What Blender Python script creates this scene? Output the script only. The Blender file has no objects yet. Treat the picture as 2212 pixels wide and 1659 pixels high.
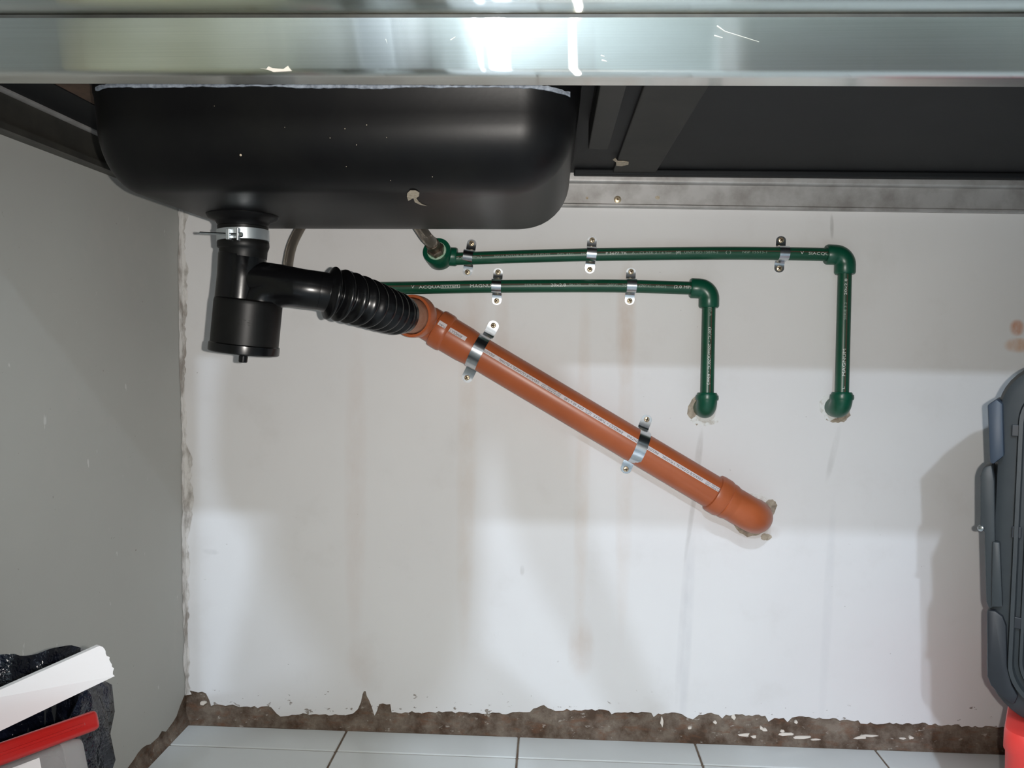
import bpy, bmesh, math, random
from mathutils import Vector, Matrix
random.seed(7)
D = bpy.data
COL = bpy.context.scene.collection
SC = bpy.context.scene
V = Vector

# ------------------------------------------------------------------ camera
W_PX, H_PX, F_PX = 2212.0, 1659.0, 1661.0
CAM = V((0.0, -1.25, 0.633))
yaw, pit, rol = math.radians(2.9), math.radians(3.1), math.radians(0.6)
_f = V((-math.sin(yaw) * math.cos(pit), math.cos(yaw) * math.cos(pit), -math.sin(pit)))
_r0 = V((math.cos(yaw), math.sin(yaw), 0))
_u0 = _r0.cross(_f)
_r = _r0 * math.cos(rol) + _u0 * math.sin(rol)
_u = _u0 * math.cos(rol) - _r0 * math.sin(rol)
cam_d = D.cameras.new('camera')
cam = D.objects.new('camera', cam_d)
COL.objects.link(cam)
cam_d.sensor_width = 36.0
cam_d.lens = 36.0 * F_PX / W_PX
cam_d.clip_start = 0.01
M = Matrix((_r, _u, -_f)).transposed().to_4x4()
M.translation = CAM
cam.matrix_world = M
SC.camera = cam

def ray(px, py):
    return _f + _r * ((px - W_PX / 2) / F_PX) - _u * ((py - H_PX / 2) / F_PX)
def at_y(px, py, Y):
    d = ray(px, py)
    return CAM + d * ((Y - CAM.y) / d.y)
def at_x(px, py, X):
    d = ray(px, py)
    return CAM + d * ((X - CAM.x) / d.x)

# ------------------------------------------------------------------ world, lights, exposure
w = D.worlds.new('room_air'); SC.world = w; w.use_nodes = True
w.node_tree.nodes['Background'].inputs[0].default_value = (0.75, 0.82, 0.9, 1)
w.node_tree.nodes['Background'].inputs[1].default_value = 0.05
SC.view_settings.view_transform = 'Standard'
SC.view_settings.look = 'None'
SC.view_settings.gamma = 1.0
SC.view_settings.use_curve_mapping = False
SC.view_settings.exposure = 0.34

def lamp(name, loc, kind, power, col, radius):
    l = D.lights.new(name, kind); l.energy = power; l.color = col
    l.shadow_soft_size = radius
    o = D.objects.new(name, l); COL.objects.link(o); o.location = loc
    return o
# the phone's own flash, a little to the right of its lens
fl = lamp('phone_flash', CAM + _r * 0.029 + _u * 0.002, 'SPOT', 24.5, (1.0, 0.955, 0.90), 0.004)
fl.data.spot_size = math.radians(112); fl.data.spot_blend = 1.0
fl.rotation_euler = cam.matrix_world.to_euler()
# two lamps of the room behind the photographer
lamp('ceiling_bulb', (-0.56, -5.1, 2.79), 'POINT', 215.0, (0.70, 0.83, 1.0), 0.055)
lamp('ceiling_bulb', (-0.25, -2.9, 2.85), 'POINT', 136.0, (0.70, 0.83, 1.0), 0.04)

# ------------------------------------------------------------------ materials
def mat_new(name):
    m = D.materials.new(name); m.use_nodes = True
    nt = m.node_tree
    return m, nt, nt.nodes['Principled BSDF']
def N(nt, t, **kw):
    n = nt.nodes.new(t)
    for k, v in kw.items():
        setattr(n, k, v)
    return n
def L(nt, a, b):
    nt.links.new(a, b)
def mixcol(nt, fac, a, b):
    n = N(nt, 'ShaderNodeMix', data_type='RGBA')
    for s, v in ((n.inputs[0], fac), (n.inputs[6], a), (n.inputs[7], b)):
        if hasattr(v, 'is_output'): L(nt, v, s)
        elif s.type == 'RGBA': s.default_value = (*v, 1)
        else: s.default_value = v
    return n.outputs[2]
def math_(nt, op, a, b=0.0, c=0.0):
    n = N(nt, 'ShaderNodeMath', operation=op)
    for s, v in zip(n.inputs, (a, b, c)):
        if hasattr(v, 'is_output'): L(nt, v, s)
        else: s.default_value = v
    return n.outputs[0]
def noise(nt, vec, scale, detail=4, rough=0.5, stretch=None):
    if stretch:
        mp = N(nt, 'ShaderNodeMapping'); mp.inputs['Scale'].default_value = stretch
        L(nt, vec, mp.inputs[0]); vec = mp.outputs[0]
    n = N(nt, 'ShaderNodeTexNoise'); L(nt, vec, n.inputs['Vector'])
    n.inputs['Scale'].default_value = scale; n.inputs['Detail'].default_value = detail
    n.inputs['Roughness'].default_value = rough
    return n.outputs['Fac']
def maprange(nt, v, a, b, c=0.0, d=1.0, smooth=False):
    n = N(nt, 'ShaderNodeMapRange'); L(nt, v, n.inputs[0])
    if smooth: n.interpolation_type = 'SMOOTHSTEP'
    for i, x in zip((1, 2, 3, 4), (a, b, c, d)): n.inputs[i].default_value = x
    return n.outputs[0]
def objvec(nt):
    return N(nt, 'ShaderNodeTexCoord').outputs['Object']
def bump(nt, b, h, strength, dist=0.001):
    n = N(nt, 'ShaderNodeBump'); n.inputs['Strength'].default_value = strength
    n.inputs['Distance'].default_value = dist
    L(nt, h, n.inputs['Height']); L(nt, n.outputs[0], b.inputs['Normal'])

def pm(name, col, rough=0.5, metal=0.0, col2=None, nscale=30, namt=(0.4, 0.7), bscale=0, bstr=0.2, bdist=0.0005, spec=0.5, stretch=None):
    m, nt, b = mat_new(name)
    b.inputs['Base Color'].default_value = (*col, 1)
    b.inputs['Roughness'].default_value = rough
    b.inputs['Metallic'].default_value = metal
    b.inputs['Specular IOR Level'].default_value = spec
    v = objvec(nt)
    if col2:
        f = maprange(nt, noise(nt, v, nscale, 5, 0.6, stretch), namt[0], namt[1])
        L(nt, mixcol(nt, f, col, col2), b.inputs['Base Color'])
    if bscale:
        bump(nt, b, noise(nt, v, bscale, 4, 0.6, stretch), bstr, bdist)
    return m

MT = {}
MT['black_paint'] = pm('black_undercoat', (0.0035, 0.0035, 0.004), 0.40, 0, (0.006, 0.006, 0.0058), 14, (0.45, 0.75), 160, 0.10, 0.0005, 0.20)
MT['black_sheet'] = pm('black_painted_sheet', (0.009, 0.010, 0.0115), 0.62, 0, (0.013, 0.014, 0.015), 9, (0.4, 0.7), 120, 0.1, 0.0004, 0.25)
MT['black_brace'] = pm('black_painted_brace', (0.024, 0.024, 0.022), 0.65, 0, (0.034, 0.033, 0.03), 12, (0.4, 0.7), 0, 0, 0, 0.3)
MT['rubber'] = pm('black_rubber', (0.0035, 0.0035, 0.004), 0.24, 0, None, bscale=90, bstr=0.06, bdist=0.0006, spec=0.36)
MT['rubber_dull'] = pm('black_rubber_dull', (0.004, 0.004, 0.004), 0.42, 0, (0.007, 0.007, 0.0065), 40, (0.4, 0.75), 200, 0.08, 0.0004, 0.24)
MT['green'] = pm('green_polypropylene', (0.004, 0.060, 0.030), 0.36, 0, (0.004, 0.072, 0.036), 40, bscale=120, bstr=0.05, bdist=0.0004)
MT['green_fit'] = pm('green_polypropylene_fitting', (0.003, 0.068, 0.036), 0.33, 0, (0.004, 0.082, 0.044), 40, bscale=90, bstr=0.05, bdist=0.0005)
MT['mint'] = pm('mint_thread_seal', (0.30, 0.52, 0.36), 0.5, 0, (0.55, 0.62, 0.50), 200)
MT['orange'] = pm('orange_polypropylene', (0.36, 0.085, 0.026), 0.36, 0, (0.41, 0.105, 0.035), 12, (0.35, 0.7), 60, 0.03, 0.0004)
MT['orange_in'] = pm('dusty_spigot', (0.30, 0.13, 0.075), 0.55, 0, (0.40, 0.22, 0.15), 60)
MT['white_print'] = pm('white_print', (0.66, 0.61, 0.62), 0.4)
MT['dark_print'] = pm('dark_print', (0.03, 0.025, 0.03), 0.5)
MT['silver_print'] = pm('silver_print', (0.62, 0.64, 0.60), 0.4)
MT['silver_faint'] = pm('worn_silver_print', (0.25, 0.32, 0.27), 0.5)
MT['brown_line'] = pm('brown_print_line', (0.062, 0.045, 0.028), 0.45)
MT['zinc'] = pm('zinc_steel', (0.62, 0.65, 0.68), 0.22, 1.0, (0.50, 0.53, 0.56), 90, (0.4, 0.7), 140, 0.05, 0.0003)
MT['zinc_band'] = pm('bright_zinc_band', (0.70, 0.75, 0.78), 0.36, 0.9)
MT['brass'] = pm('brass_screw', (0.85, 0.74, 0.54), 0.35, 0.8, (0.52, 0.34, 0.18), 500)
MT['slot'] = pm('screw_recess', (0.05, 0.025, 0.01), 0.8)
MT['nut'] = pm('aged_nickel_nut', (0.20, 0.16, 0.12), 0.35, 0.85, (0.11, 0.075, 0.05), 160)
MT['galv'] = pm('galvanised_rail', (0.46, 0.45, 0.44), 0.48, 0.35, (0.30, 0.285, 0.27), 26, (0.40, 0.70), 120, 0.12, 0.0004)
MT['galv_dark'] = pm('dull_grey_rail', (0.075, 0.073, 0.066), 0.5, 0.6, (0.11, 0.105, 0.09), 18)
MT['chip'] = pm('beige_flake', (0.50, 0.43, 0.33), 0.8, 0, (0.33, 0.26, 0.18), 260)
MT['white_flake'] = pm('white_flake', (0.75, 0.68, 0.60), 0.7)
MT['dust'] = pm('white_dust_line', (0.32, 0.36, 0.42), 0.9, 0, (0.14, 0.16, 0.19), 220, (0.35, 0.65))
MT['board'] = pm('raw_chipboard', (0.11, 0.065, 0.042), 0.9, 0, (0.06, 0.038, 0.027), 60)
def mat_cement():
    m, nt, b = mat_new('bare_cement'); v = objvec(nt)
    c = mixcol(nt, maprange(nt, noise(nt, v, 22, 6, 0.7), 0.36, 0.62), (0.23, 0.185, 0.145), (0.075, 0.045, 0.028))
    c = mixcol(nt, maprange(nt, noise(nt, v, 75, 4, 0.6, (0.5, 1, 1.6)), 0.52, 0.70, 0, 0.7), c, (0.16, 0.075, 0.04))
    c = mixcol(nt, maprange(nt, noise(nt, v, 130, 4, 0.6, (0.6, 1, 1)), 0.64, 0.70, 0, 0.7), c, (0.42, 0.38, 0.33))
    L(nt, c, b.inputs['Base Color']); b.inputs['Roughness'].default_value = 0.95
    bump(nt, b, noise(nt, v, 160, 5, 0.65), 0.8, 0.003)
    return m
MT['cement'] = mat_cement()
MT['hole'] = pm('broken_plaster', (0.42, 0.36, 0.28), 0.95, 0, (0.22, 0.18, 0.14), 70, (0.4, 0.65), 260, 0.6, 0.002)
MT['filler'] = pm('white_filler', (0.74, 0.74, 0.72), 0.9, 0, (0.5, 0.46, 0.40), 90, (0.5, 0.7), 200, 0.6, 0.002)
MT['bead'] = pm('corner_filler', (0.66, 0.64, 0.61), 0.9, 0, (0.32, 0.29, 0.26), 55, (0.46, 0.62), 150, 0.5, 0.002, stretch=(1, 1, 0.35))
MT['grout'] = pm('dirty_grout', (0.12, 0.08, 0.055), 0.95, 0, (0.20, 0.16, 0.12), 60)
MT['tile'] = pm('grey_ceramic_tile', (0.66, 0.68, 0.67), 0.22, 0, (0.61, 0.63, 0.62), 4, (0.3, 0.7))
MT['case'] = pm('charcoal_plastic', (0.028, 0.034, 0.038), 0.5, 0, (0.036, 0.042, 0.045), 20, bscale=400, bstr=0.1, bdist=0.0003)
MT['case_panel'] = pm('slate_plastic', (0.022, 0.034, 0.048), 0.55, 0, None, bscale=400, bstr=0.1, bdist=0.0003)
MT['case_dark'] = pm('dark_plastic', (0.018, 0.021, 0.026), 0.5)
MT['case_latch'] = pm('slate_blue_plastic', (0.030, 0.044, 0.066), 0.5)
MT['red'] = pm('red_plastic', (0.80, 0.055, 0.045), 0.4, 0, None, bscale=50, bstr=0.03)
MT['red_lid'] = pm('dark_red_plastic', (0.40, 0.012, 0.010), 0.28)
MT['white_plastic'] = pm('white_plastic', (0.78, 0.78, 0.81), 0.32)
MT['label'] = pm('white_label', (0.66, 0.62, 0.62), 0.6, 0, (0.38, 0.36, 0.36), 25, (0.5, 0.7))
MT['bag'] = pm('black_plastic_bag', (0.004, 0.005, 0.010), 0.16, 0, (0.012, 0.016, 0.032), 25, (0.5, 0.7), 38, 0.8, 0.012)
MT['bag_print'] = pm('bag_pale_print', (0.42, 0.46, 0.46), 0.4)
MT['bin'] = pm('dark_bin_plastic', (0.03, 0.032, 0.035), 0.5)
MT['plain_white'] = pm('grey_green_wall_paint', (0.36, 0.38, 0.35), 0.8)
MT['beige'] = pm('beige_paint', (0.78, 0.72, 0.50), 0.6)
MT['wood_dark'] = pm('dark_wood', (0.075, 0.045, 0.022), 0.45, 0, (0.05, 0.03, 0.015), 8)

def mat_clear():
    m, nt, b = mat_new('clear_plastic')
    b.inputs['Base Color'].default_value = (0.75, 0.72, 0.72, 1)
    b.inputs['Roughness'].default_value = 0.12
    b.inputs['Transmission Weight'].default_value = 0.75
    b.inputs['IOR'].default_value = 1.2
    return m
MT['clear'] = mat_clear()

def mat_steel():
    """horizontally brushed stainless: highlights smear vertically"""
    m, nt, b = mat_new('brushed_stainless_steel')
    v = objvec(nt)
    f = noise(nt, v, 3.0, 4, 0.6, (2, 2, 8))
    fine = noise(nt, v, 60.0, 3, 0.6, (0.05, 1, 14))
    c = mixcol(nt, maprange(nt, f, 0.35, 0.7), (0.90, 0.90, 0.86), (0.82, 0.82, 0.76))
    c = mixcol(nt, maprange(nt, fine, 0.4, 0.7, 0, 0.35), c, (0.68, 0.68, 0.62))
    g = N(nt, 'ShaderNodeBsdfAnisotropic'); L(nt, c, g.inputs['Color'])
    g.distribution = 'BECKMANN'
    g.inputs['Roughness'].default_value = 0.15
    g.inputs['Anisotropy'].default_value = 0.93
    t = N(nt, 'ShaderNodeCombineXYZ'); t.inputs[0].default_value = 1.0
    L(nt, t.outputs[0], g.inputs['Tangent'])
    L(nt, c, b.inputs['Base Color']); b.inputs['Metallic'].default_value = 1.0; b.inputs['Roughness'].default_value = 0.40
    mx = N(nt, 'ShaderNodeMixShader'); mx.inputs[0].default_value = 0.025
    L(nt, g.outputs[0], mx.inputs[1]); L(nt, b.outputs[0], mx.inputs[2])
    L(nt, mx.outputs[0], nt.nodes['Material Output'].inputs['Surface'])
    return m
MT['steel'] = mat_steel()

def mat_braid():
    m, nt, b = mat_new('braided_steel_sleeve')
    uv = N(nt, 'ShaderNodeUVMap').outputs[0]
    hs = []
    for s in (1, -1):
        mp = N(nt, 'ShaderNodeMapping'); L(nt, uv, mp.inputs[0])
        mp.inputs['Rotation'].default_value = (0, 0, s * math.radians(45))
        wv = N(nt, 'ShaderNodeTexWave'); wv.inputs['Scale'].default_value = 3.2
        L(nt, mp.outputs[0], wv.inputs['Vector']); hs.append(wv.outputs['Fac'])
    h = math_(nt, 'MAXIMUM', hs[0], hs[1])
    L(nt, mixcol(nt, h, (0.07, 0.058, 0.046), (0.40, 0.35, 0.29)), b.inputs['Base Color'])
    b.inputs['Metallic'].default_value = 0.85
    b.inputs['Roughness'].default_value = 0.33
    bump(nt, b, h, 0.8, 0.0012)
    return m
MT['braid'] = mat_braid()

def mat_wall(name, base, base2, stains=(), base_dirt=None, scuff=0.0):
    """painted plaster; stains = (point, half width, half height, lean, colour, strength)"""
    m, nt, b = mat_new(name)
    v = objvec(nt)
    sep = N(nt, 'ShaderNodeSeparateXYZ'); L(nt, v, sep.inputs[0])
    col = mixcol(nt, maprange(nt, noise(nt, v, 2.2, 4, 0.55), 0.35, 0.68), base, base2)
    n_big = noise(nt, v, 9, 5, 0.65)
    col = mixcol(nt, maprange(nt, n_big, 0.56, 0.80, 0, 0.25), col, (0.55, 0.52, 0.48))
    fine = noise(nt, v, 38, 4, 0.6, (1, 1, 0.5))
    for (p, sx, sz, lean, c, k) in stains:
        dx = math_(nt, 'SUBTRACT', sep.outputs[0], p[0])
        dz = math_(nt, 'SUBTRACT', sep.outputs[2], p[2])
        dx = math_(nt, 'SUBTRACT', dx, math_(nt, 'MULTIPLY', dz, lean))
        qx = math_(nt, 'POWER', math_(nt, 'ABSOLUTE', math_(nt, 'DIVIDE', dx, sx)), 2)
        qz = math_(nt, 'POWER', math_(nt, 'ABSOLUTE', math_(nt, 'DIVIDE', dz, sz)), 2.4)
        d = math_(nt, 'ADD', qx, qz)
        k_ = maprange(nt, d, 0, 1, k * 0.6, 0, True)
        k_ = math_(nt, 'MULTIPLY', k_, maprange(nt, fine, 0.28, 0.62, 0.25, 1.0))
        col = mixcol(nt, k_, col, c)
    # small dark scuffs and specks
    sp = noise(nt, v, 120, 2, 0.5, (0.7, 1, 1))
    col = mixcol(nt, maprange(nt, sp, 0.76, 0.80, 0, 0.45), col, (0.2, 0.17, 0.14))
    if base_dirt:
        z0, z1 = base_dirt
        hz = maprange(nt, sep.outputs[2], z0, z1, 1.0, 0.0)
        pe = noise(nt, v, 70, 5, 0.62, (0.8, 1, 1.3))
        thr = math_(nt, 'ADD', pe, math_(nt, 'MULTIPLY', hz, 0.14))
        col = mixcol(nt, maprange(nt, thr, 0.735, 0.765, 0, 0.85), col, (0.20, 0.16, 0.125))
    if scuff:
        sc = noise(nt, v, 45, 3, 0.5, (1, 2.2, 0.7))
        col = mixcol(nt, maprange(nt, sc, 0.73, 0.76, 0, scuff), col, (0.85, 0.85, 0.83))
    L(nt, col, b.inputs['Base Color'])
    b.inputs['Roughness'].default_value = 0.72
    b.inputs['Specular IOR Level'].default_value = 0.3
    h = noise(nt, v, 60, 5, 0.6)
    bump(nt, b, h, 0.12, 0.0012)
    return m

# ------------------------------------------------------------------ mesh building
class MB:
    def __init__(s): s.v = []; s.f = []; s.uv = None
    def add(s, vs, fs):
        o = len(s.v); s.v += [V(p) for p in vs]; s.f += [tuple(i + o for i in f) for f in fs]; return s
    def box(s, c, d, rot=None):
        c = V(c); hx, hy, hz = d[0] / 2, d[1] / 2, d[2] / 2
        ps = [V((x, y, z)) for x in (-hx, hx) for y in (-hy, hy) for z in (-hz, hz)]
        if rot is not None: ps = [rot @ p for p in ps]
        return s.add([c + p for p in ps], [(0, 1, 3, 2), (4, 6, 7, 5), (0, 4, 5, 1), (2, 3, 7, 6), (0, 2, 6, 4), (1, 5, 7, 3)])
    def rings(s, rings, caps=(True, True), closed=True):
        n = len(rings[0]); vs = [p for r in rings for p in r]; fs = []
        for i in range(len(rings) - 1):
            for j in range(n if closed else n - 1):
                k = (j + 1) % n
                fs.append((i * n + j, i * n + k, (i + 1) * n + k, (i + 1) * n + j))
        if caps[0]: fs.append(tuple(range(n - 1, -1, -1)))
        if caps[1]: fs.append(tuple((len(rings) - 1) * n + j for j in range(n)))
        return s.add(vs, fs)
    def tube(s, path, radii, n=28, caps=(True, True), ref=None):
        path = [V(p) for p in path]
        if not hasattr(radii, '__len__'): radii = [radii] * len(path)
        T = []
        for i in range(len(path)):
            a = path[max(i - 1, 0)]; b = path[min(i + 1, len(path) - 1)]
            t = (b - a)
            T.append(t.normalized() if t.length > 1e-9 else T[-1])
        for i in range(1, len(path)):                       # repeated points keep a neighbour's tangent
            if (path[i] - path[i - 1]).length < 1e-7: T[i] = T[i - 1]
        u = ref.copy() if ref else (V((0, 0, 1)) if abs(T[0].z) < 0.9 else V((1, 0, 0)))
        rg = []
        for i, (p, t, r) in enumerate(zip(path, T, radii)):
            u = (u - t * u.dot(t)).normalized(); wv = t.cross(u)
            rg.append([p + (u * math.cos(a) + wv * math.sin(a)) * r for a in [2 * math.pi * j / n for j in range(n)]])
        return s.rings(rg, caps)
    def lathe(s, prof, o, axis, n=32, caps=(True, True)):
        """prof = (radius, distance along axis)"""
        o = V(o); ax = V(axis).normalized()
        u = V((0, 0, 1)) if abs(ax.z) < 0.9 else V((1, 0, 0))
        u = (u - ax * u.dot(ax)).normalized(); wv = ax.cross(u)
        rg = [[o + ax * t + (u * math.cos(a) + wv * math.sin(a)) * r for a in [2 * math.pi * j / n for j in range(n)]] for r, t in prof]
        return s.rings(rg, caps)
    def prism(s, poly, depth_vec):
        dv = V(depth_vec); n = len(poly); ps = [V(p) for p in poly]
        fs = [tuple(range(n)), tuple(range(2 * n - 1, n - 1, -1))]
        fs += [(i, i + n, (i + 1) % n + n, (i + 1) % n) for i in range(n)]
        return s.add(ps + [p + dv for p in ps], fs)
    def mesh(s, name, smooth=35, origin=V((0, 0, 0)), bevel=0, seg=2):
        me = D.meshes.new(name)
        me.from_pydata([tuple(p - origin) for p in s.v], [], s.f)
        bm = bmesh.new(); bm.from_mesh(me)
        bmesh.ops.remove_doubles(bm, verts=bm.verts, dist=1e-6)
        bmesh.ops.recalc_face_normals(bm, faces=bm.faces)
        if bevel:
            es = [e for e in bm.edges if len(e.link_faces) == 2 and e.calc_face_angle(0) > math.radians(40)]
            bmesh.ops.bevel(bm, geom=es, offset=bevel, segments=seg, profile=0.5, affect='EDGES')
        bm.to_mesh(me); bm.free()
        if smooth:
            me.shade_smooth(); me.set_sharp_from_angle(angle=math.radians(smooth))
        return me

def ob(name, me, mat, parent=None, label=None, cat=None, group=None, kind=None):
    if mat is not None and not me.materials:
        me.materials.append(MT[mat] if isinstance(mat, str) else mat)
    o = D.objects.new(name, me); COL.objects.link(o)
    if parent: o.parent = parent
    for k, val in (('label', label), ('category', cat), ('group', group), ('kind', kind)):
        if val: o[k] = val
    return o
def thing(name, loc, label, cat, group=None, rot=None):
    o = D.objects.new(name, None); COL.objects.link(o)
    o.empty_display_size = 0.05
    o.location = loc
    if rot is not None: o.rotation_euler = rot.to_euler()
    o['label'] = label; o['category'] = cat
    if group: o['group'] = group
    return o
def part(name, mb, mat, root, smooth=35, bevel=0, seg=2, label=None, kind=None, sub=None):
    """geometry given in world coordinates; becomes a child of root (or of sub, a part of root)"""
    me = mb.mesh(name, smooth, V(root.location), bevel, seg)
    return ob(name, me, mat, sub or root, label=label, kind=kind)
def smooth_path(pts, n=8):
    """Catmull-Rom through points"""
    P = [V(p) for p in pts]; P = [P[0] * 2 - P[1]] + P + [P[-1] * 2 - P[-2]]
    out = []
    for i in range(1, len(P) - 2):
        for k in range(n):
            t = k / n
            a, b, c, d = P[i - 1], P[i], P[i + 1], P[i + 2]
            out.append(0.5 * ((2 * b) + (c - a) * t + (2 * a - 5 * b + 4 * c - d) * t * t + (3 * b - a - 3 * c + d) * t ** 3))
    out.append(P[-2]); return out
def bend(a, corner, b, R, n=8):
    """path a -> corner -> b with a circular bend of radius R"""
    a, c, b = V(a), V(corner), V(b)
    d1 = (a - c).normalized(); d2 = (b - c).normalized()
    half = d1.angle(d2) / 2
    tl = R / math.tan(half)
    o = c + (d1 + d2).normalized() * (R / math.sin(half))
    s0 = c + d1 * tl - o; s1 = c + d2 * tl - o
    ang = s0.angle(s1); out = [a]
    for k in range(n + 1):
        t = k / n
        out.append(o + (s0 * math.sin((1 - t) * ang) + s1 * math.sin(t * ang)) / math.sin(ang))
    out.append(b); return out
def bez(p0, p1, p2, p3, n=40):
    return [p0 * (1 - t) ** 3 + p1 * 3 * t * (1 - t) ** 2 + p2 * 3 * t * t * (1 - t) + p3 * t ** 3 for t in [i / n for i in range(n + 1)]]

def text_mesh(body, size, align='CENTER', shear=0.0):
    c = D.curves.new('txt', 'FONT'); c.body = body; c.size = size; c.align_x = align; c.align_y = 'CENTER'
    c.shear = shear; c.resolution_u = 2
    o = D.objects.new('txt', c); COL.objects.link(o)
    dg = bpy.context.evaluated_depsgraph_get()
    me = D.meshes.new_from_object(o.evaluated_get(dg))
    D.objects.remove(o); D.curves.remove(c)
    return me
def wrap_text(items, path_fn, r):
    """items = (text, centre along the pipe, angle offset, size, flip, shear); path_fn(s) -> point, axis dir, facing dir, up dir"""
    mb = MB()
    for (body, s0, v0, size, flip, wid) in items:
        me = text_mesh(body, size)
        xs = [v.co.x for v in me.vertices]
        k = wid / max(max(xs) - min(xs), 1e-6) if wid else 1.0
        vs = []
        for v in me.vertices:
            x, y = v.co.x * k * flip, v.co.y * flip
            p, ax, fc, up = path_fn(s0 + x)
            a = (v0 + y) / r
            vs.append(p + (fc * math.cos(a) + up * math.sin(a)) * r)
        mb.add(vs, [tuple(pp.vertices) for pp in me.polygons]); D.meshes.remove(me)
    return mb
def patch(px_pts, Y, th, jitter=0.0, sub=1):
    """an irregular flat piece from outline pixels lying on the plane y=Y"""
    ps = [at_y(x, y, Y) for x, y in px_pts]
    return MB().prism(ps, (0, th, 0))

# ------------------------------------------------------------------ the room shell
XL = at_y(397, 1000, 0).x            # left wall plane
XR, YB, ZC = 2.5, -8.5, 3.45
# floor line along the back wall (slightly out of level)
fa, fb = at_y(448, 1560, 0.004), at_y(2146, 1621, 0.004)
fs = (fb.z - fa.z) / (fb.x - fa.x)
def floor_z(x): return fa.z + fs * (x - fa.x)
print('XL', XL, 'floor', floor_z(XL), floor_z(0), floor_z(1))

RUST, RUST2, GREY = (0.50, 0.33, 0.22), (0.55, 0.20, 0.07), (0.40, 0.38, 0.36)
def st(px, py, wx, wz, lean, c, k):
    p = at_y(px, py, 0); return (p, wx / 1329.0, wz / 1329.0, lean, c, k)
stains = [
    st(1008, 1010, 26, 480, 0.006, (0.60, 0.47, 0.37), 0.42), st(1085, 720, 20, 120, 0.0, RUST, 0.30),
    st(1258, 1000, 20, 470, 0.004, (0.60, 0.47, 0.37), 0.45), st(1255, 1400, 34, 80, 0.0, RUST, 0.40),
    st(1352, 700, 26, 150, 0.0, RUST, 0.55), st(1350, 1000, 22, 440, 0.0, (0.60, 0.47, 0.37), 0.38),
    st(768, 1050, 30, 420, 0.005, (0.60, 0.48, 0.42), 0.38), st(780, 1430, 40, 70, 0, (0.58, 0.45, 0.38), 0.3),
    st(1498, 1085, 7, 150, 0.12, GREY, 0.85), st(1508, 990, 9, 70, 0.1, (0.34, 0.31, 0.28), 0.7), st(1484, 1370, 14, 260, 0.03, (0.52, 0.52, 0.54), 0.55),
    st(1797, 490, 5, 30, -0.05, (0.25, 0.24, 0.22), 0.8), st(1800, 980, 9, 70, 0.2, (0.45, 0.44, 0.42), 0.6),
    st(1787, 1330, 13, 300, 0.02, (0.56, 0.56, 0.57), 0.45),
    st(2197, 708, 18, 20, 0, RUST2, 1.6), st(2200, 746, 34, 18, 0, (0.60, 0.30, 0.13), 1.4),
    st(1870, 600, 60, 90, 0.2, (0.62, 0.60, 0.57), 0.5), st(1450, 530, 90, 20, 0, (0.62, 0.60, 0.58), 0.4),
    st(455, 1192, 22, 8, -0.6, (0.40, 0.39, 0.37), 0.5), st(1128, 1232, 6, 14, 0, (0.30, 0.27, 0.24), 0.5),
    st(1900, 520, 160, 60, 0, (0.66, 0.65, 0.63), 0.4), st(1475, 1330, 10, 230, 0.05, (0.55, 0.54, 0.55), 0.5),
    st(1030, 660, 26, 70, 0, (0.62, 0.52, 0.46), 0.4), st(1660, 1150, 30, 18, 0, (0.45, 0.38, 0.32), 0.6),
]
zf = floor_z(0.2)
wall_m = mat_wall('painted_plaster_back', (0.76, 0.75, 0.74), (0.71, 0.695, 0.69), stains, (zf + 0.03, zf + 0.11))
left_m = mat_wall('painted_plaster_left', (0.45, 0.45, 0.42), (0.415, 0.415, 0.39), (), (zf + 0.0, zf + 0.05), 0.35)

# jagged lower edge of the plaster on the back wall, bare cement shows below it
edge = [(383, 1507), (400, 1497), (412, 1492), (428, 1496), (445, 1498), (452, 1512), (456, 1525), (495, 1523), (542, 1528), (586, 1528), (597, 1541), (606, 1548),
        (647, 1543.5), (738, 1544.6), (763, 1541), (773, 1532), (779.5, 1517), (783, 1500), (786, 1493), (790, 1493), (792, 1503), (798, 1514), (803, 1527), (809, 1546),
        (814, 1536), (819, 1521), (843, 1521), (846, 1539), (919, 1539), (1020, 1540), (1100, 1541), (1145, 1538), (1160, 1529), (1175, 1523), (1200, 1536), (1241, 1533),
        (1316, 1536), (1321, 1543), (1371, 1540), (1407, 1540), (1412, 1549), (1422, 1541), (1472, 1542), (1484, 1550), (1497, 1554), (1510, 1544), (1527, 1541), (1545, 1543),
        (1560, 1552), (1568, 1544), (1653, 1546), (1660, 1559), (1673, 1551), (1693, 1551), (1701, 1560), (1711, 1550), (1799, 1551), (1814, 1557), (1854, 1556), (1859, 1563),
        (1985, 1563), (2055, 1567), (2151, 1571), (2400, 1578)]
pts = []
for (a, b) in zip(edge[:-1], edge[1:]):
    n = max(1, int((b[0] - a[0]) / 7))
    for k in range(n):
        t = k / n
        j = 0 if k == 0 else 1
        pts.append((a[0] + (b[0] - a[0]) * t, a[1] + (b[1] - a[1]) * t + j * random.uniform(-3.2, 2.4)))
low = [at_y(x, y, 0) for x, y in pts]
low = [p for p in low if p.x > XL + 0.002]
low = [V((XL - 0.05, 0, low[0].z))] + low + [V((low[-1].x + 0.02, 0, floor_z(low[-1].x) + 0.05)), V((XR + 0.05, 0, floor_z(XR) + 0.05))]
mb = MB().prism(low + [V((XR + 0.05, 0, ZC)), V((XL - 0.05, 0, ZC))], (0, 0.004, 0))
wall_back = ob('wall_back', mb.mesh('wall_back', 0), wall_m, kind='structure')
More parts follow.
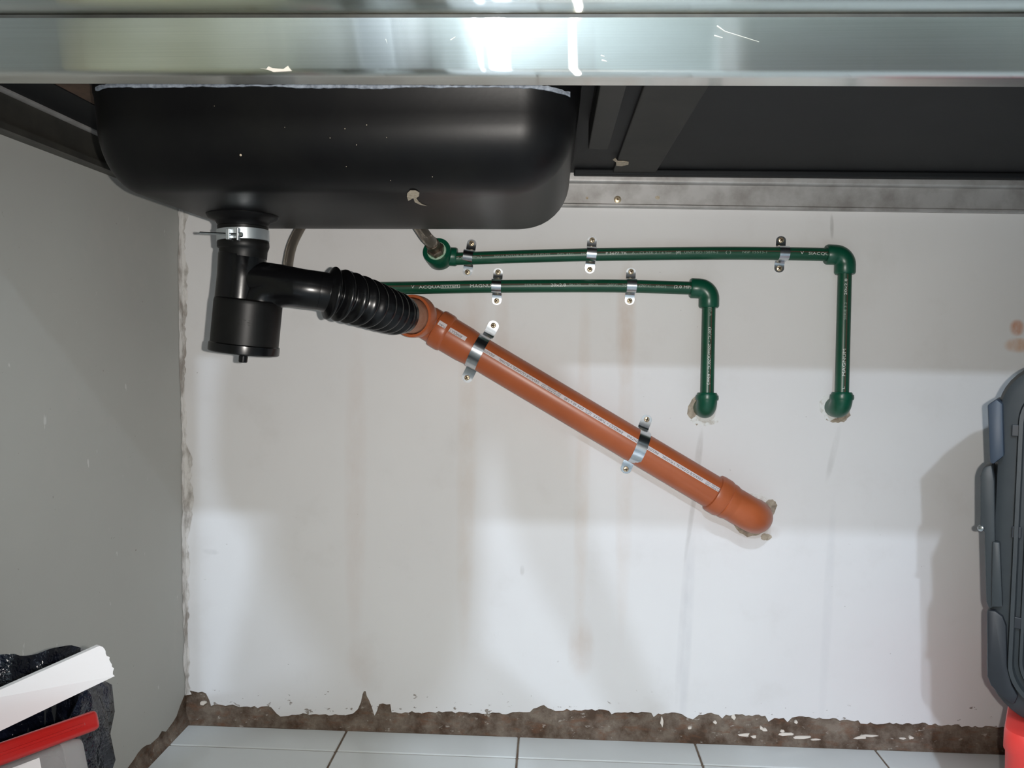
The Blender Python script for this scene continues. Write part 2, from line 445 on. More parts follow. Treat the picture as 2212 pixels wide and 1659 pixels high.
# bare cement band behind the plaster edge
mb = MB()
nx = 160
xs = [XL - 0.05 + (XR + 0.1 - XL) * i / nx for i in range(nx + 1)]
rg = []
for i in range(nx + 1):
    x = xs[i]
    rg.append([V((x, 0.012, floor_z(x) + 0.14)), V((x, 0.0035, floor_z(x) + 0.14)), V((x, 0.0032 + random.uniform(-.0006, .0003), floor_z(x) + 0.03)),
               V((x, 0.001 + random.uniform(-.003, .002), floor_z(x) + 0.004)), V((x, -0.004 + random.uniform(-.003, .002), floor_z(x) - 0.004)), V((x, 0.012, floor_z(x) - 0.01))])
mb.rings(rg)
bb = ob('baseboard_back', mb.mesh('baseboard_back', 50), 'cement', kind='structure')
# white paint remnants clinging to the cement band
for (px, py, sx, sy) in [(1608, 1588, 14, 4), (1628, 1592, 6, 3), (1700, 1586, 18, 4), (1732, 1593, 26, 3), (1690, 1580, 5, 3), (1858, 1594, 14, 3), (1968, 1594, 6, 4), (1950, 1596, 8, 2),
                         (1430, 1560, 4, 9), (1652, 1577, 8, 3), (1645, 1573, 3, 4), (1880, 1590, 20, 2), (1720, 1560, 4, 4), (1585, 1550, 5, 5), (1545, 1561, 4, 3), (438, 1519, 9, 4), (1490, 1573, 5, 3), (1762, 1598, 12, 2)]:
    n = 9
    pl = [(px + sx * random.uniform(.6, 1.2) * math.cos(2 * math.pi * i / n), py + sy * random.uniform(.6, 1.3) * math.sin(2 * math.pi * i / n)) for i in range(n)]
    ob('paint_flake', patch(pl, -0.0005, 0.003).mesh('paint_flake', 0), 'white_flake', bb)

# left wall with its own ragged lower edge
lowl = []
y = 0.0
while y > YB - 0.05:
    lowl.append(V((XL, y, floor_z(XL) + 0.030 + 0.012 * math.sin(y * 23) * math.sin(y * 7 + 1) + random.uniform(-.004, .004)
                   + (0.028 * max(0, 1 - abs(y) / 0.05)))))
    y -= 0.012 if y > -0.6 else 0.1
DY0, DY1, DH = -1.98, -0.97, 2.02        # a doorway further along the left wall
mb = MB().prism(lowl + [V((XL, YB - 0.05, ZC)), V((XL, 0.004, ZC))], (-0.004, 0, 0))
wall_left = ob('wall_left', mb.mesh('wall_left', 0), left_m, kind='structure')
rg = []
for i in range(121):
    y = 0.01 + (YB - 0.03) * i / 120
    z = floor_z(XL)
    rg.append([V((XL - 0.012, y, z + 0.1)), V((XL - 0.0032, y, z + 0.1)), V((XL - 0.003, y, z + 0.02)),
               V((XL + 0.001 + random.uniform(-.002, .003), y, z + 0.005)), V((XL + 0.009 + random.uniform(-.003, .003), y, z - 0.004)), V((XL - 0.012, y, z - 0.01))])
ob('baseboard_left', MB().rings(rg).mesh('baseboard_left', 50), 'cement', kind='structure')

# ragged filler down the corner of the two walls
rg = []
z0, z1, nz = floor_z(XL) + 0.05, 0.86, 150
wl = wr = 0.008
for i in range(nz + 1):
    z = z0 + (z1 - z0) * i / nz
    wr = min(0.017, max(0.003, wr + random.uniform(-.003, .003))); wl = min(0.012, max(0.002, wl + random.uniform(-.002, .002)))
    rg.append([V((XL + 0.0006, -wl, z)), V((XL + 0.0022, -wl * .6, z)), V((XL + 0.003, -0.003, z)), V((XL + wr * .6, -0.002, z)), V((XL + wr, -0.0006, z)), V((XL - 0.001, 0.001, z))])
ob('trim_1', MB().rings(rg).mesh('trim_1', 30), 'bead', kind='structure')

# far walls and ceiling of the room behind the photographer
ob('wall_right', MB().box((XR + 0.05, YB / 2, ZC / 2), (0.1, -YB + 0.2, ZC + 0.4)).mesh('wall_right', 0), 'plain_white', kind='structure')
ob('wall_front', MB().box(((XL + XR) / 2, YB - 0.05, ZC / 2), (XR - XL + 0.2, 0.1, ZC + 0.4)).mesh('wall_front', 0), 'plain_white', kind='structure')
ob('ceiling', MB().box(((XL + XR) / 2, YB / 2, ZC + 0.05), (XR - XL + 0.3, -YB + 0.3, 0.1)).mesh('ceiling', 0), 'plain_white', kind='structure')

def door(name, mat, c, size, axis):
    """a flat door leaf with a frame and two sunk panels"""
    dx, dz = size
    ux = V((1, 0, 0)) if axis == 'x' else V((0, 1, 0)); out = V((0, 1, 0)) if axis == 'x' else V((1, 0, 0))
    def bx(mb, cx, cz, sx, sz, o, th):
        cc = V(c) + ux * cx + V((0, 0, cz)) + out * o
        mb.box(cc, (sx, th, sz) if axis == 'x' else (th, sx, sz))
    mb = MB(); bx(mb, 0, dz / 2, dx, dz, 0.012, 0.02)
    root = ob(name, mb.mesh(name, 0), mat, kind='structure')
    mb = MB()
    for s in (-1, 1): bx(mb, s * (dx / 2 + 0.03), dz / 2, 0.06, dz + 0.06, 0.016, 0.03)
    bx(mb, 0, dz + 0.03, dx + 0.12, 0.06, 0.016, 0.03)
    ob('door_frame', mb.mesh('door_frame', 0), mat, root)
    for cz in (dz * .26, dz * .72):
        mb = MB(); bx(mb, 0, cz, dx * .7, dz * .36, 0.026, 0.012)
        ob('panel', mb.mesh('panel', 0, bevel=0.004), mat, root)
door('door_1', 'beige', (XL, (DY0 + DY1) / 2, floor_z(XL)), (DY1 - DY0, DH), 'y')
door('door_2', 'wood_dark', (-0.05, YB, floor_z(0)), (0.8, 2.05), 'x')
# unseen dark cabinet, added to darken the right of the steel apron's reflection
wd = thing('added_wardrobe', (1.6, -3.3, floor_z(1.6)), 'unseen dark brown wooden cabinet added behind the camera to darken the apron reflection', 'added_wardrobe')
wz = floor_z(1.6) + .001
part('carcass', MB().box((1.6, -3.30, wz + 1.15), (1.76, 0.55, 2.3)), 'wood_dark', wd, 0, .004)
for i in range(4):
    x = .74 + .43 * i
    d_ = part('door', MB().box((x + .213, -3.015, wz + 1.16), (.42, .022, 2.2)), 'wood_dark', wd, 0, .004)
    part('knob', MB().lathe([(.006, 0), (.006, .012), (.014, .018), (.012, .026), (.004, .03)], (x + (.385 if i % 2 == 0 else .04), -3.004, wz + 1.1), (0, 1, 0), 16), 'brass', wd, 40, sub=d_)

# floor: grout bed and single tiles
mb = MB()
def fz(x, dz): return floor_z(x) + dz
q = [(XL - 0.02, 0.01), (XR + 0.02, 0.01), (XR + 0.02, YB - 0.02), (XL - 0.02, YB - 0.02)]
mb.prism([V((x, y, fz(x, -0.0022))) for x, y in q], (0, 0, -0.05))
floor = ob('floor', mb.mesh('floor', 0), 'grout', kind='structure')
TS = 0.2895; G = 0.0034
x_seam = at_y(1121, 1585, 0).x
row0 = -0.072
tile_mesh = {}
def tile_at(x0, x1, y0, y1):
    key = (round(x1 - x0, 4), round(y1 - y0, 4))
    if key not in tile_mesh:
        mb = MB().prism([V((0, 0, 0)), V((key[0], 0, 0)), V((key[0], key[1], 0)), V((0, key[1], 0))], (0, 0, -0.012))
        tile_mesh[key] = mb.mesh('tile', 0, bevel=0.0012, seg=1)
    o = ob('tile', tile_mesh[key], 'tile', floor)
    o.location = (x0, y0, floor_z(x0)); o.rotation_euler = (0, -math.atan(fs), 0)
xk = [x_seam + TS * k for k in range(-3, 12)]
xk = [XL + 0.004] + [x for x in xk if XL + 0.03 < x < XR - 0.03] + [XR]
yk = [-0.006, row0]
while yk[-1] - TS > YB: yk.append(yk[-1] - TS)
yk.append(YB)
for i in range(len(xk) - 1):
    for j in range(len(yk) - 1):
        tile_at(xk[i] + G / 2, xk[i + 1] - G / 2, yk[j + 1] + G / 2, yk[j] - G / 2)

# ------------------------------------------------------------------ steel sink counter
YF = -0.60                                   # plane of its front apron
zb0, zb1 = at_y(600, 161, YF).z, at_y(600, 34, YF).z
lo = at_y(0, 160, YF); hi = at_y(2212, 166, YF)
cs = (hi.z - lo.z) / (hi.x - lo.x)            # the apron runs a touch out of level in the photo
def cz(x): return lo.z + cs * (x - lo.x)
XC0, XC1 = XL + 0.003, 1.75
counter = thing('sink_counter', (0.4, -0.3, cz(0.4)), 'stainless steel counter with brushed front apron and a black undersealed sink bowl', 'counter')
H = zb1 - zb0
print('apron bottom z', cz(0), 'height', H)
def extr(prof, x0, x1, n=24):
    rg = []
    for i in range(n + 1):
        x = x0 + (x1 - x0) * i / n
        rg.append([V((x, y, cz(x) + z)) for y, z in prof])
    return MB().rings(rg)
r_ = 0.006
def arc(cy, cz_, r, a0, a1, n=6):
    return [(cy + r * math.cos(math.radians(a0 + (a1 - a0) * i / n)), cz_ + r * math.sin(math.radians(a0 + (a1 - a0) * i / n))) for i in range(n + 1)]
# apron: face, rolled bottom bend, return flange underneath
prof = [(YF + 0.004, H - 0.002), (YF + 0.001, H - 0.001), (YF, H - 0.004)] + arc(YF + r_, r_, r_, 180, 270) + [(YF + 0.024, 0.0), (YF + 0.024, 0.0012), (YF + r_, 0.0012), (YF + 0.0012, r_), (YF + 0.0012, H - 0.006), (YF + 0.004, H - 0.006)]
part('apron', extr(prof, XC0, XC1), 'steel', counter, 50)
# groove and rolled rim above it
prof = [(YF + 0.004, H - 0.006), (YF + 0.004, H + 0.003), (YF + 0.03, H + 0.003), (YF + 0.03, H - 0.006)]
part('groove_strip', extr(prof, XC0, XC1), 'galv_dark', counter, 50)
prof = arc(YF + 0.010, H + 0.0165, 0.0135, 270, 90, 14) + [(YF + 0.03, H + 0.030), (YF + 0.03, H + 0.003)]
part('rolled_rim', extr(prof, XC0, XC1), 'steel', counter, 50)
ZU = at_y(1500, 372, -0.03).z - cz(0.2)       # underside height above the apron's lower edge
print('underside above apron', ZU)
BX0, BX1 = at_y(199, 300, -0.5).x - 0.024, at_y(1259, 300, -0.5).x
BY0, BY1 = -0.505, -0.115
# top sheet as four panels round the bowl opening
def slab(x0, x1, y0, y1, z0, z1):
    return MB().prism([V((x0, y0, cz(x0) + z0)), V((x1, y0, cz(x1) + z0)), V((x1, y1, cz(x1) + z0)), V((x0, y1, cz(x0) + z0))], (0, 0, z1 - z0))
tops = MB()
ztop0, ztop1 = max(ZU + 0.004, H + 0.012), max(ZU + 0.004, H + 0.012) + 0.004
for a in ((XC0, BX0 + .006, YF + .028, -.001), (BX1 - .006, XC1, YF + .028, -.001), (BX0 + .006, BX1 - .006, YF + .028, BY0 + .006), (BX0 + .006, BX1 - .006, BY1 - .006, -.001)):
    s_ = slab(*a, ztop0, ztop1); tops.add(s_.v, s_.f)
part('top_sheet', tops, 'steel', counter, 0)
# underside boards: black painted on the right, bare chipboard left of the bowl
part('underside_panel', slab(BX1 + .002, XC1 - .002, YF + .027, -.003, ZU, ZU + 0.0035), 'black_sheet', counter, 0)
part('underside_panel', slab(XC0 + .002, BX0 - .002, YF + .027, -.003, ZU, ZU + 0.0035), 'board', counter, 0, label='bare brown chipboard underside')
for a in ((BX0 - .002, BX1 + .002, YF + .027, BY0 + .002), (BX0 - .002, BX1 + .002, BY1 - .002, -.003)):
    part('underside_panel', slab(*a, ZU, ZU + 0.0035), 'black_sheet', counter, 0)
# folded brace running front to back
bx0, bx1 = at_y(1322, 366, -0.03).x, at_y(1413, 366, -0.03).x
br = slab(bx0, bx1, YF + .027, -.02, ZU - 0.006, ZU - 0.0005)
brace = part('cross_brace', br, 'black_brace', counter, 0, 0.0015)
p = at_y(1340, 326, -0.12)
zz = cz(p.x) + ZU - 0.0065
ch = [(-.012, -.006), (-.006, -.001), (-.004, .006), (.004, .007), (.013, .004), (.012, -.001), (.004, -.003), (-.004, -.003), (-.009, -.009)]
part('paint_chip', MB().prism([V((p.x + a, p.y + b * 3, zz)) for a, b in ch], (0, 0, -0.0008)), 'chip', counter, 0, sub=brace)
# folded edges along the rear and beside the bowl
part('rear_edge_strip', slab(BX1 + 0.004, XC1 - .004, -.05, -.034, ZU - 0.009, ZU - 0.0005), 'black_sheet', counter, 0, 0.002)
gx = BX1 + 0.014
mb = slab(gx, gx + 0.004, YF + .03, -0.30, ZU - 0.030, ZU - 0.0005)
m2 = slab(gx, gx + 0.024, YF + .03, -0.30, ZU - 0.033, ZU - 0.030); mb.add(m2.v, m2.f)
part('side_bracket', mb, 'black_brace', counter, 0, 0.0012)
# white flake stuck to the apron
ps = [(562, 147), (575, 149), (580, 143), (588, 147), (600, 148), (612, 149), (622, 142), (629, 153), (610, 154), (590, 155), (577, 150)]
part('paint_flake', patch(ps, YF - 0.0006, 0.0012), 'white_flake', counter, 0)
for (x0, y0, x1, y1, wd) in ((1549, 55, 1566, 67, 2.2), (1566, 67, 1640, 90, .7), (1298, 119, 1306, 121, 2), (1300, 129, 1311, 132, 3), (973, 86, 984, 79, 2), (1543, 76, 1561, 81, 2), (833, 84, 836, 93, 1.6)):
    dx, dy = x1 - x0, y1 - y0; l_ = math.hypot(dx, dy); nx_, ny_ = -dy / l_ * wd / 2, dx / l_ * wd / 2
    part('scratch_glint', patch([(x0 + nx_, y0 + ny_), (x1 + nx_ * .3, y1 + ny_ * .3), (x1 - nx_ * .3, y1 - ny_ * .3), (x0 - nx_, y0 - ny_)], YF - 0.0003, 0.0006), 'silver_print', counter, 0)  # scratches in the steel, their glint painted in as pale colour

# --- the bowl
ZBB = at_y(900, 494, -0.185).z                # underside of the bowl
Rc, Rb = 0.062, 0.066
def plan(ins, z, n=12, rad=None):
    x0, x1, y0, y1 = BX0 + ins * (0.5 if ins > 0 else 1), BX1 - ins, BY0 + ins, BY1 - ins
    r = rad or max(Rc - ins * 0.75, 0.012); out = []
    for (cx, cy, a0) in ((x1 - r, y1 - r, 0), (x0 + r, y1 - r, 90), (x0 + r, y0 + r, 180), (x1 - r, y0 + r, 270)):
        for i in range(n + 1):
            a = math.radians(a0 + 90 * i / n)
            out.append(V((cx + r * math.cos(a), cy + r * math.sin(a), z)))
    return out
ztopb = cz(-0.2) + ZU
rings = [plan(0.0, ztopb + 0.003), plan(0.001, ztopb - 0.02), plan(0.003, (ztopb + ZBB + Rb) / 2), plan(0.006, ZBB + Rb)]
for i in range(1, 11):
    a = math.radians(90 * i / 10)
    rings.append(plan(0.006 + Rb * (1 - math.cos(a)), ZBB + Rb * (1 - math.sin(a))))
DRX, DRY = at_y(525, 480, -0.30).x, -0.30
last = rings[-1]
for t in (0.25, 0.5, 0.75):
    rings.append([p.lerp(V((DRX, DRY, ZBB - 0.002)), t * .86) for p in last])
for rr in rings[-3:]:
    for p in rr: p.z = ZBB - 0.0015
bowl = part('sink_bowl', MB().rings(rings, (False, True)), 'black_paint', counter, 60, label='glossy black undersealed sink bowl')
part('bowl_flange', MB().rings([plan(-0.012, ztopb - 0.0008, rad=0.004), plan(-0.012, ztopb - 0.002, rad=0.004), plan(-0.0005, ztopb - 0.002), plan(-0.0005, ztopb - 0.0008)], (False, False)), 'black_sheet', counter, 40, sub=bowl)
# white dusty line under the rim, following the bowl's front
ln = [p for p in plan(-0.0007, 0, 24)]
front = [p for p in ln if p.y < BY0 + 0.035]
front.sort(key=lambda p: p.x)
zl = at_y(700, 190, -0.5).z - cz(-0.2)
dense = []
for a, b in zip(front[:-1], front[1:]):
    n = max(1, int((b - a).length / 0.004))
    dense += [a.lerp(b, k / n) for k in range(n)]
dense = [p for p in dense if BX0 + 0.022 < p.x < BX1 - 0.012]
rg = []
hh = 0.002
for i, p in enumerate(dense):
    hh = min(0.0034, max(0.0008, hh + random.uniform(-.0007, .0007)))
    z = cz(p.x) + zl + random.uniform(-.0003, .0003)
    o2 = V((0, 0.0016, 0))
    rg.append([p + V((0, 0, z + hh)), p + V((0, -.0004, z)), p + V((0, 0, z - hh * .7)), p + o2 + V((0, 0, z - hh * .7)), p + o2 + V((0, 0, z + hh))])
part('dust_line', MB().rings(rg), 'dust', counter, 0, sub=bowl)
# chips in the black coat
from mathutils.bvhtree import BVHTree
_bm = bowl.data
bowl_bvh = BVHTree.FromPolygons([v.co + V(counter.location) for v in _bm.vertices], [tuple(p.vertices) for p in _bm.polygons])
def bowl_hit(px, py):
    """where a pixel's ray meets the bowl"""
    d = ray(px, py).normalized()
    h = bowl_bvh.ray_cast(CAM, d)[0]
    return h - d * 0.0026, d
cpts = [(880, 417), (886, 411), (898, 411), (906, 416), (905, 424), (899, 428), (905, 436), (912, 441), (924, 445), (909, 443), (896, 437), (893, 428), (882, 434), (879, 425)]
part('coat_chip', MB().prism([bowl_hit(x, y)[0] for x, y in cpts], ray(900, 428).normalized() * 0.001), 'chip', counter, 0, sub=bowl)
for (px, py, s_) in ((520, 335, 2.6), (745, 278, 1.2), (792, 270, 1.2), (713, 298, 1), (770, 313, 1), (748, 360, 1), (934, 382, .9), (844, 390, .8), (835, 297, .8), (463, 229, .8), (615, 275, .8)):
    hit, d = bowl_hit(px, py)
    k = 0.75 / F_PX * s_
    part('speck', MB().lathe([(k * .6, -.0030), (k, -.0022), (k * .7, -.0018)], hit, -d, 8), 'chip', counter, 0, sub=bowl)
# drain flange under the bowl
part('drain_flange', MB().lathe([(0.043, 0.003), (0.0435, 0.0), (0.041, -0.004), (0.033, -0.007), (0.0300, -0.012), (0.0295, -0.016)], (DRX, DRY, ZBB - 0.002), (0, 0, 1), 40, (False, True)), 'black_paint', counter, 40, sub=bowl)

# ------------------------------------------------------------------ support rails on the walls
zr0 = at_y(1700, 453, -0.01).z; zr1 = at_y(1700, 375, -0.02).z
rs = (at_y(2212, 460, -0.01).z - at_y(1240, 446, -0.01).z) / (at_y(2212, 460, -0.01).x - at_y(1240, 446, -0.01).x)
xr = at_y(1700, 453, -0.01).x
def rz(x): return zr0 + rs * (x - xr)
rail = thing('wall_rail', (0.4, 0, rz(0.4)), 'grey galvanised steel rail screwed along the back wall under the counter', 'rail')
def rext(prof, x0, x1):
    n = 20; rg = []
    for i in range(n + 1):
        x = x0 + (x1 - x0) * i / n
        rg.append([V((x, y, rz(x) + z)) for y, z in prof])
    return MB().rings(rg)
hr = zr1 - zr0
part('rail_plate', rext([(-.0005, 0), (-.010, 0.0), (-.0115, .0015), (-.0115, .004), (-.008, .006), (-.008, hr * .68), (-.0005, hr * .68)], XL + .002, XC1), 'galv', rail, 30)
part('rail_lip', rext([(-.0005, hr * .68), (-.010, hr * .68)] + [(-.016 + .004 * math.cos(a), hr * .68 + .004 + .004 * math.sin(a)) for a in [math.radians(270 - 90 * i / 5) for i in range(6)]] + [(-.020, hr * .95), (-.018, hr), (-.0005, hr)], XL + .002, XC1), 'galv', rail, 30)
part('rail_gap_strip', rext([(-.0005, hr + .0005), (-.012, hr + .0005), (-.012, hr + .0055), (-.0005, hr + .0055)], XL + .002, XC1), 'filler', rail, 0)
for (px, py, m_) in ((1334, 431, 'brass'),):
    p = at_y(px, py, -0.008)
    s_ = part('screw', MB().lathe([(0.0058, 0), (0.0056, 0.0012), (0.0035, 0.0022)], p, (0, -1, 0), 20), m_, rail, 30)
    part('cross_slot', MB().box(p + V((0, -.0024, 0)), (.0042, .0004, .0010)).box(p + V((0, -.0024, 0)), (.0010, .0004, .0042)), 'slot', rail, 0, sub=s_)
for (px, py, a, b) in ((1268, 428, 3, 3.5), (1420, 427, 6, 4.5)):
    pl = [(px + a * random.uniform(.7, 1.2) * math.cos(i * .7), py + b * random.uniform(.7, 1.2) * math.sin(i * .7)) for i in range(9)]
    part('rust_spot', patch(pl, -.0083, .0006), 'chip', rail, 0)
lz = at_x(100, 328, XL).z
lrail = thing('wall_rail', (XL, -0.3, lz), 'dull dark steel rail running along the left wall beside the sink', 'rail')
ly0, ly1 = YF + 0.03, -0.022
def lext(prof): return MB().rings([[V((XL + x, y, lz + z)) for x, z in prof] for y in (ly0, ly1)])
part('rail_plate', lext([(.0005, 0.0), (.014, 0.0), (.016, .0015), (.016, .009), (.006, .012), (.006, .044), (.0005, .044)]), 'galv_dark', lrail, 30)
part('rail_lip', lext([(.0005, .0445), (.010, .0445), (.013, .046), (.013, .0525), (.0005, .0525)]), 'galv', lrail, 30)
part('rail_spacer', lext([(.0005, .056), (.074, .0605), (.074, cz(XL) + ZU - lz - 0.002), (.0005, cz(XL) + ZU - lz - 0.002)]), 'black_sheet', lrail, 30)

# ------------------------------------------------------------------ green water pipes
PY = -0.0175
RP, RF = 0.0103, 0.0158
def pipe_fn(path, start=0.0):
    path = [V(p) for p in path]; S = [0]
    for a, b in zip(path[:-1], path[1:]): S.append(S[-1] + (b - a).length)
    def fn(s):
        i = 0
        while i < len(S) - 2 and S[i + 1] < s: i += 1
        t = (s - S[i]) / (S[i + 1] - S[i])
        p = path[i].lerp(path[i + 1], t); ax = (path[i + 1] - path[i]).normalized()
        fc = V((0, -1, 0)); fc = (fc - ax * fc.dot(ax)).normalized()
        up = fc.cross(ax)
        return p, ax, fc, up
    fn.S = S; fn.path = path
    return fn
def s_of(fn, px, py):
    """arc length on the pipe nearest to a pixel"""
    q = at_y(px, py, PY); best = None
    for i in range(len(fn.path) - 1):
        a, b = fn.path[i], fn.path[i + 1]; d = b - a
        t = (q - a).dot(d) / d.length_squared
        e = (a + d * t - q).length
        if best is None or e < best[0]: best = (e, fn.S[i] + t * d.length)
    return best[1]
def elbow_flat(mb, c, d1, d2, l1, l2, r):
    """right-angle fitting with two plain sockets, chamfered mouths"""
    c = V(c)
    a, b = c + d1 * l1, c + d2 * l2
    pth = bend(a, c, b, r * 1.04, 10)
    full = [a - d1 * 0.0003 * 0, a - d1 * 0.0025] + pth[1:-1] + [b - d2 * 0.0025, b]
    rad = [r * .90, r] + [r] * (len(pth) - 2) + [r, r * .90]
    mb.tube(full, rad, 32)
    return mb

def strip_on(fn, s0, s1, a0, a1, r, n=40, back=0.0012):
    """a printed band on a pipe"""
    mb = MB(); rg = []
    for i in range(n + 1):
        p, ax, fc, up = fn(s0 + (s1 - s0) * i / n)
        row = [p + (fc * math.cos(a) + up * math.sin(a)) * r for a in [a0 + (a1 - a0) * k / 4 for k in range(5)]]
        row += [p + (fc * math.cos(a) + up * math.sin(a)) * (r - back) for a in (a1, a0)]
        rg.append(row)
    return mb.rings(rg)

def green_pipe(label, hpts, corner, vtop, vbot, hlabel_items, vitems, left_end):
    root = thing('water_pipe', at_y(corner[0], corner[1], 0), label, 'pipe')
    H_ = [at_y(x, y, PY) for x, y in hpts]
    C_ = at_y(*corner, PY); Vt = at_y(*vtop, PY); Vb = at_y(*vbot, -0.031)
    hp = smooth_path(H_ + [C_], 6)
    hp = [p for p in hp]
    part('horizontal_tube', MB().tube(hp, RP, 28), 'green', root, 40)
    down = (Vb - C_).normalized()
    part('vertical_tube', MB().tube([C_, Vb], RP, 28), 'green', root, 40)
    dl = (hp[-4] - C_).normalized()
    part('elbow', elbow_flat(MB(), C_, dl, down, 0.030, 0.030, RF), 'green_fit', root, 40)
    # elbow turning into the wall
    e = MB()
    a = Vb - down * 0.026; b = V((Vb.x + 0.0, 0.012, Vb.z))
    pth = bend(a, Vb, b, RF * 1.04, 12)
    full = [a, a + down * .0025] + pth[1:]
    e.tube(full, [RF * .9] + [RF] * (len(full) - 1), 32)
    e.lathe([(RF * 1.10, 0.004), (RF * 1.13, 0.009), (RF * 1.08, 0.012)], a, down, 32)
    part('wall_elbow', e, 'green_fit', root, 40)
    fh, fv = pipe_fn(hp), pipe_fn([C_, Vb])
    # brown line and worn lettering
    va_ = math.atan2(C_.x, 1.23)
    part('print_line', strip_on(fh, s_of(fh, hpts[0][0] + 12, hpts[0][1]), fh.S[-1] - 0.028, 0.12, 0.34, RP + 0.00012), 'brown_line', root, 40)
    L_ = fv.S[-1]
    part('print_line', strip_on(fv, 0.031, L_ - 0.025, 0.30 - va_, 0.52 - va_, RP + 0.00012, 10), 'brown_line', root, 40)
    for m_ in ('silver_print', 'silver_faint'):
        it = [(t, s_of(fh, px, corner[1]), RP * 0.04 + dv, sz, 1, wd) for (t, px, dv, sz, wd, mm) in hlabel_items if mm == m_]
        for i_ in it: part('lettering', wrap_text([i_], fh, RP + 0.00025), m_, root, 0)
        it = [(t, s_of(fv, corner[0], py), RP * (0.2 - va_) + dv, sz, fl_, wd) for (t, py, dv, sz, wd, mm, fl_) in vitems if mm == m_]
        for i_ in it: part('lettering', wrap_text([i_], fv, RP + 0.00025), m_, root, 0)
    return root, hp

mm_ = 0.001
S1, S2 = 'silver_print', 'silver_faint'
k = 1 / 1340.0
up_items = [('(2.0 MPa)', 1012, 0, .0052, 60 * k, S2), ('AGUA POTABLE FRIA-CALIENTE', 1128, 0, .0052, 120 * k, S2), ('IND. ARG.', 1222, 0, .0052, 36 * k, S2), ('ISO', 1262, 0, .0048, 14 * k, S2),
            ('P 5677 TK', 1330, 0, .0052, 44 * k, S1), ('A - CLASE 2 / 6 bar', 1406, 0, .0052, 84 * k, S2), ('(W)', 1463, 0, .0058, 10 * k, S1), ('UNIT ISO 15874-2', 1512, 0, .0052, 70 * k, S2),
            ('( )', 1570, 0, .0062, 11 * k, S2), ('NSF 15513-1', 1627, 0, .0050, 50 * k, S2), ('V', 1728, 0, .0066, 7 * k, S1), ('SIACQUA', 1768, -0.0006, .0058, 50 * k, S1)]
up_v = [('P', 589, 0, .0055, 4 * k, S2, -1), ('20x2.8', 622, 0, .0055, 34 * k, S1, -1), ('SERIE 3.2', 674, 0, .0052, 36 * k, S2, -1), ('MAGNUM', 784, 0, .0064, 56 * k, S1, -1), ('L', 838, 0, .0056, 5 * k, S1, -1)]
upper, hp_u = green_pipe('upper green plastic water pipe, bent down at its right end into the wall',
    [(966, 560), (1100, 555), (1287, 550), (1539, 547), (1700, 548)], (1826, 551), (1829, 600), (1818, 883), up_items, up_v, None)
lo_items = [('V', 894, 0, .0066, 7 * k, S1), ('ACQUA', 930, -0.0006, .0060, 46 * k, S1), ('SYSTEM', 974, 0, .0048, 34 * k, S1), ('MAGNUM', 1044, 0, .0070, 54 * k, S1), ('SERIE 3.2', 1152, 0, .0054, 36 * k, S2),
            ('20x2.8', 1206, 0, .0066, 32 * k, S1), ('PN 20', 1242, 0, .0052, 24 * k, S2), ('PP-R', 1281, 0, .0052, 20 * k, S2), ('(20°C - 20bar)', 1339, 0, .0054, 58 * k, S2), ('(70°C - 6bar)', 1408, 0, .0054, 56 * k, S2), ('(2.0 MPa)', 1475, 0, .0062, 42 * k, S1)]
lo_v = [('PP-R', 675, 0, .0052, 19 * k, S2, 1), ('(20°C - 20bar)(70°C - 6bar)', 770, 0, .0056, 120 * k, S1, 1)]
lower, hp_l = green_pipe('lower green plastic water pipe, running behind the black hose to the second wall elbow',
    [(664, 624), (840, 622.5), (1084, 618.6), (1300, 617.5), (1420, 620)], (1532, 624), (1533, 660), (1527, 884), lo_items, lo_v, None)
# printed frame round the small word on the lower pipe
fh = pipe_fn(hp_l)
sa, sb_ = s_of(fh, 954, 621), s_of(fh, 995, 621)
mb = MB()
for (a0, a1, x0, x1) in ((-.22, -.17, sa, sb_), (.26, .30, sa, sb_), (-.22, .30, sa, sa + .0006), (-.22, .30, sb_ - .0006, sb_)):
    s_ = strip_on(fh, x0, x1, a0, a1, RP + .0002, 6, 0.0003); mb.add(s_.v, s_.f)
part('printed_frame', mb, 'silver_print', lower, 0)

# left ends: fittings whose threaded mouth takes the braided hoses
def hose_elbow(root, px, py, dirp, axis, big):
    c = at_y(px, py, PY)
    ax = V(axis).normalized()
    mb = MB()
    d = (dirp - c).normalized()
    mb.tube([c + d * 0.028, c + d * 0.0255, c, c - d * .004], [RF * .86, RF * .95, RF * .95, RF * .9], 32)
    mb.lathe([(0.010, -0.017), (0.017, -0.015), (big * .98, -0.006), (big, 0.004), (big, 0.016), (big * .985, 0.0185), (big * .70, 0.0185), (big * .68, 0.010)], c, ax, 40)
    e = part('threaded_elbow', mb, 'green_fit', root, 40)
    mb = MB().lathe([(big * .69, 0.0182), (big * .67, 0.0196), (big * .56, 0.0196), (big * .55, 0.012)], c, ax, 32, (False, False))
    part('thread_seal', mb, 'mint', root, 40, sub=e)
    return c, ax
c1, a1 = hose_elbow(upper, 950, 553, hp_u[3], (-0.15, -1.0, 0.36), 0.0225)
c2, a2 = hose_elbow(lower, 640, 624, hp_l[3], (-0.12, -1.0, 0.22), 0.021)

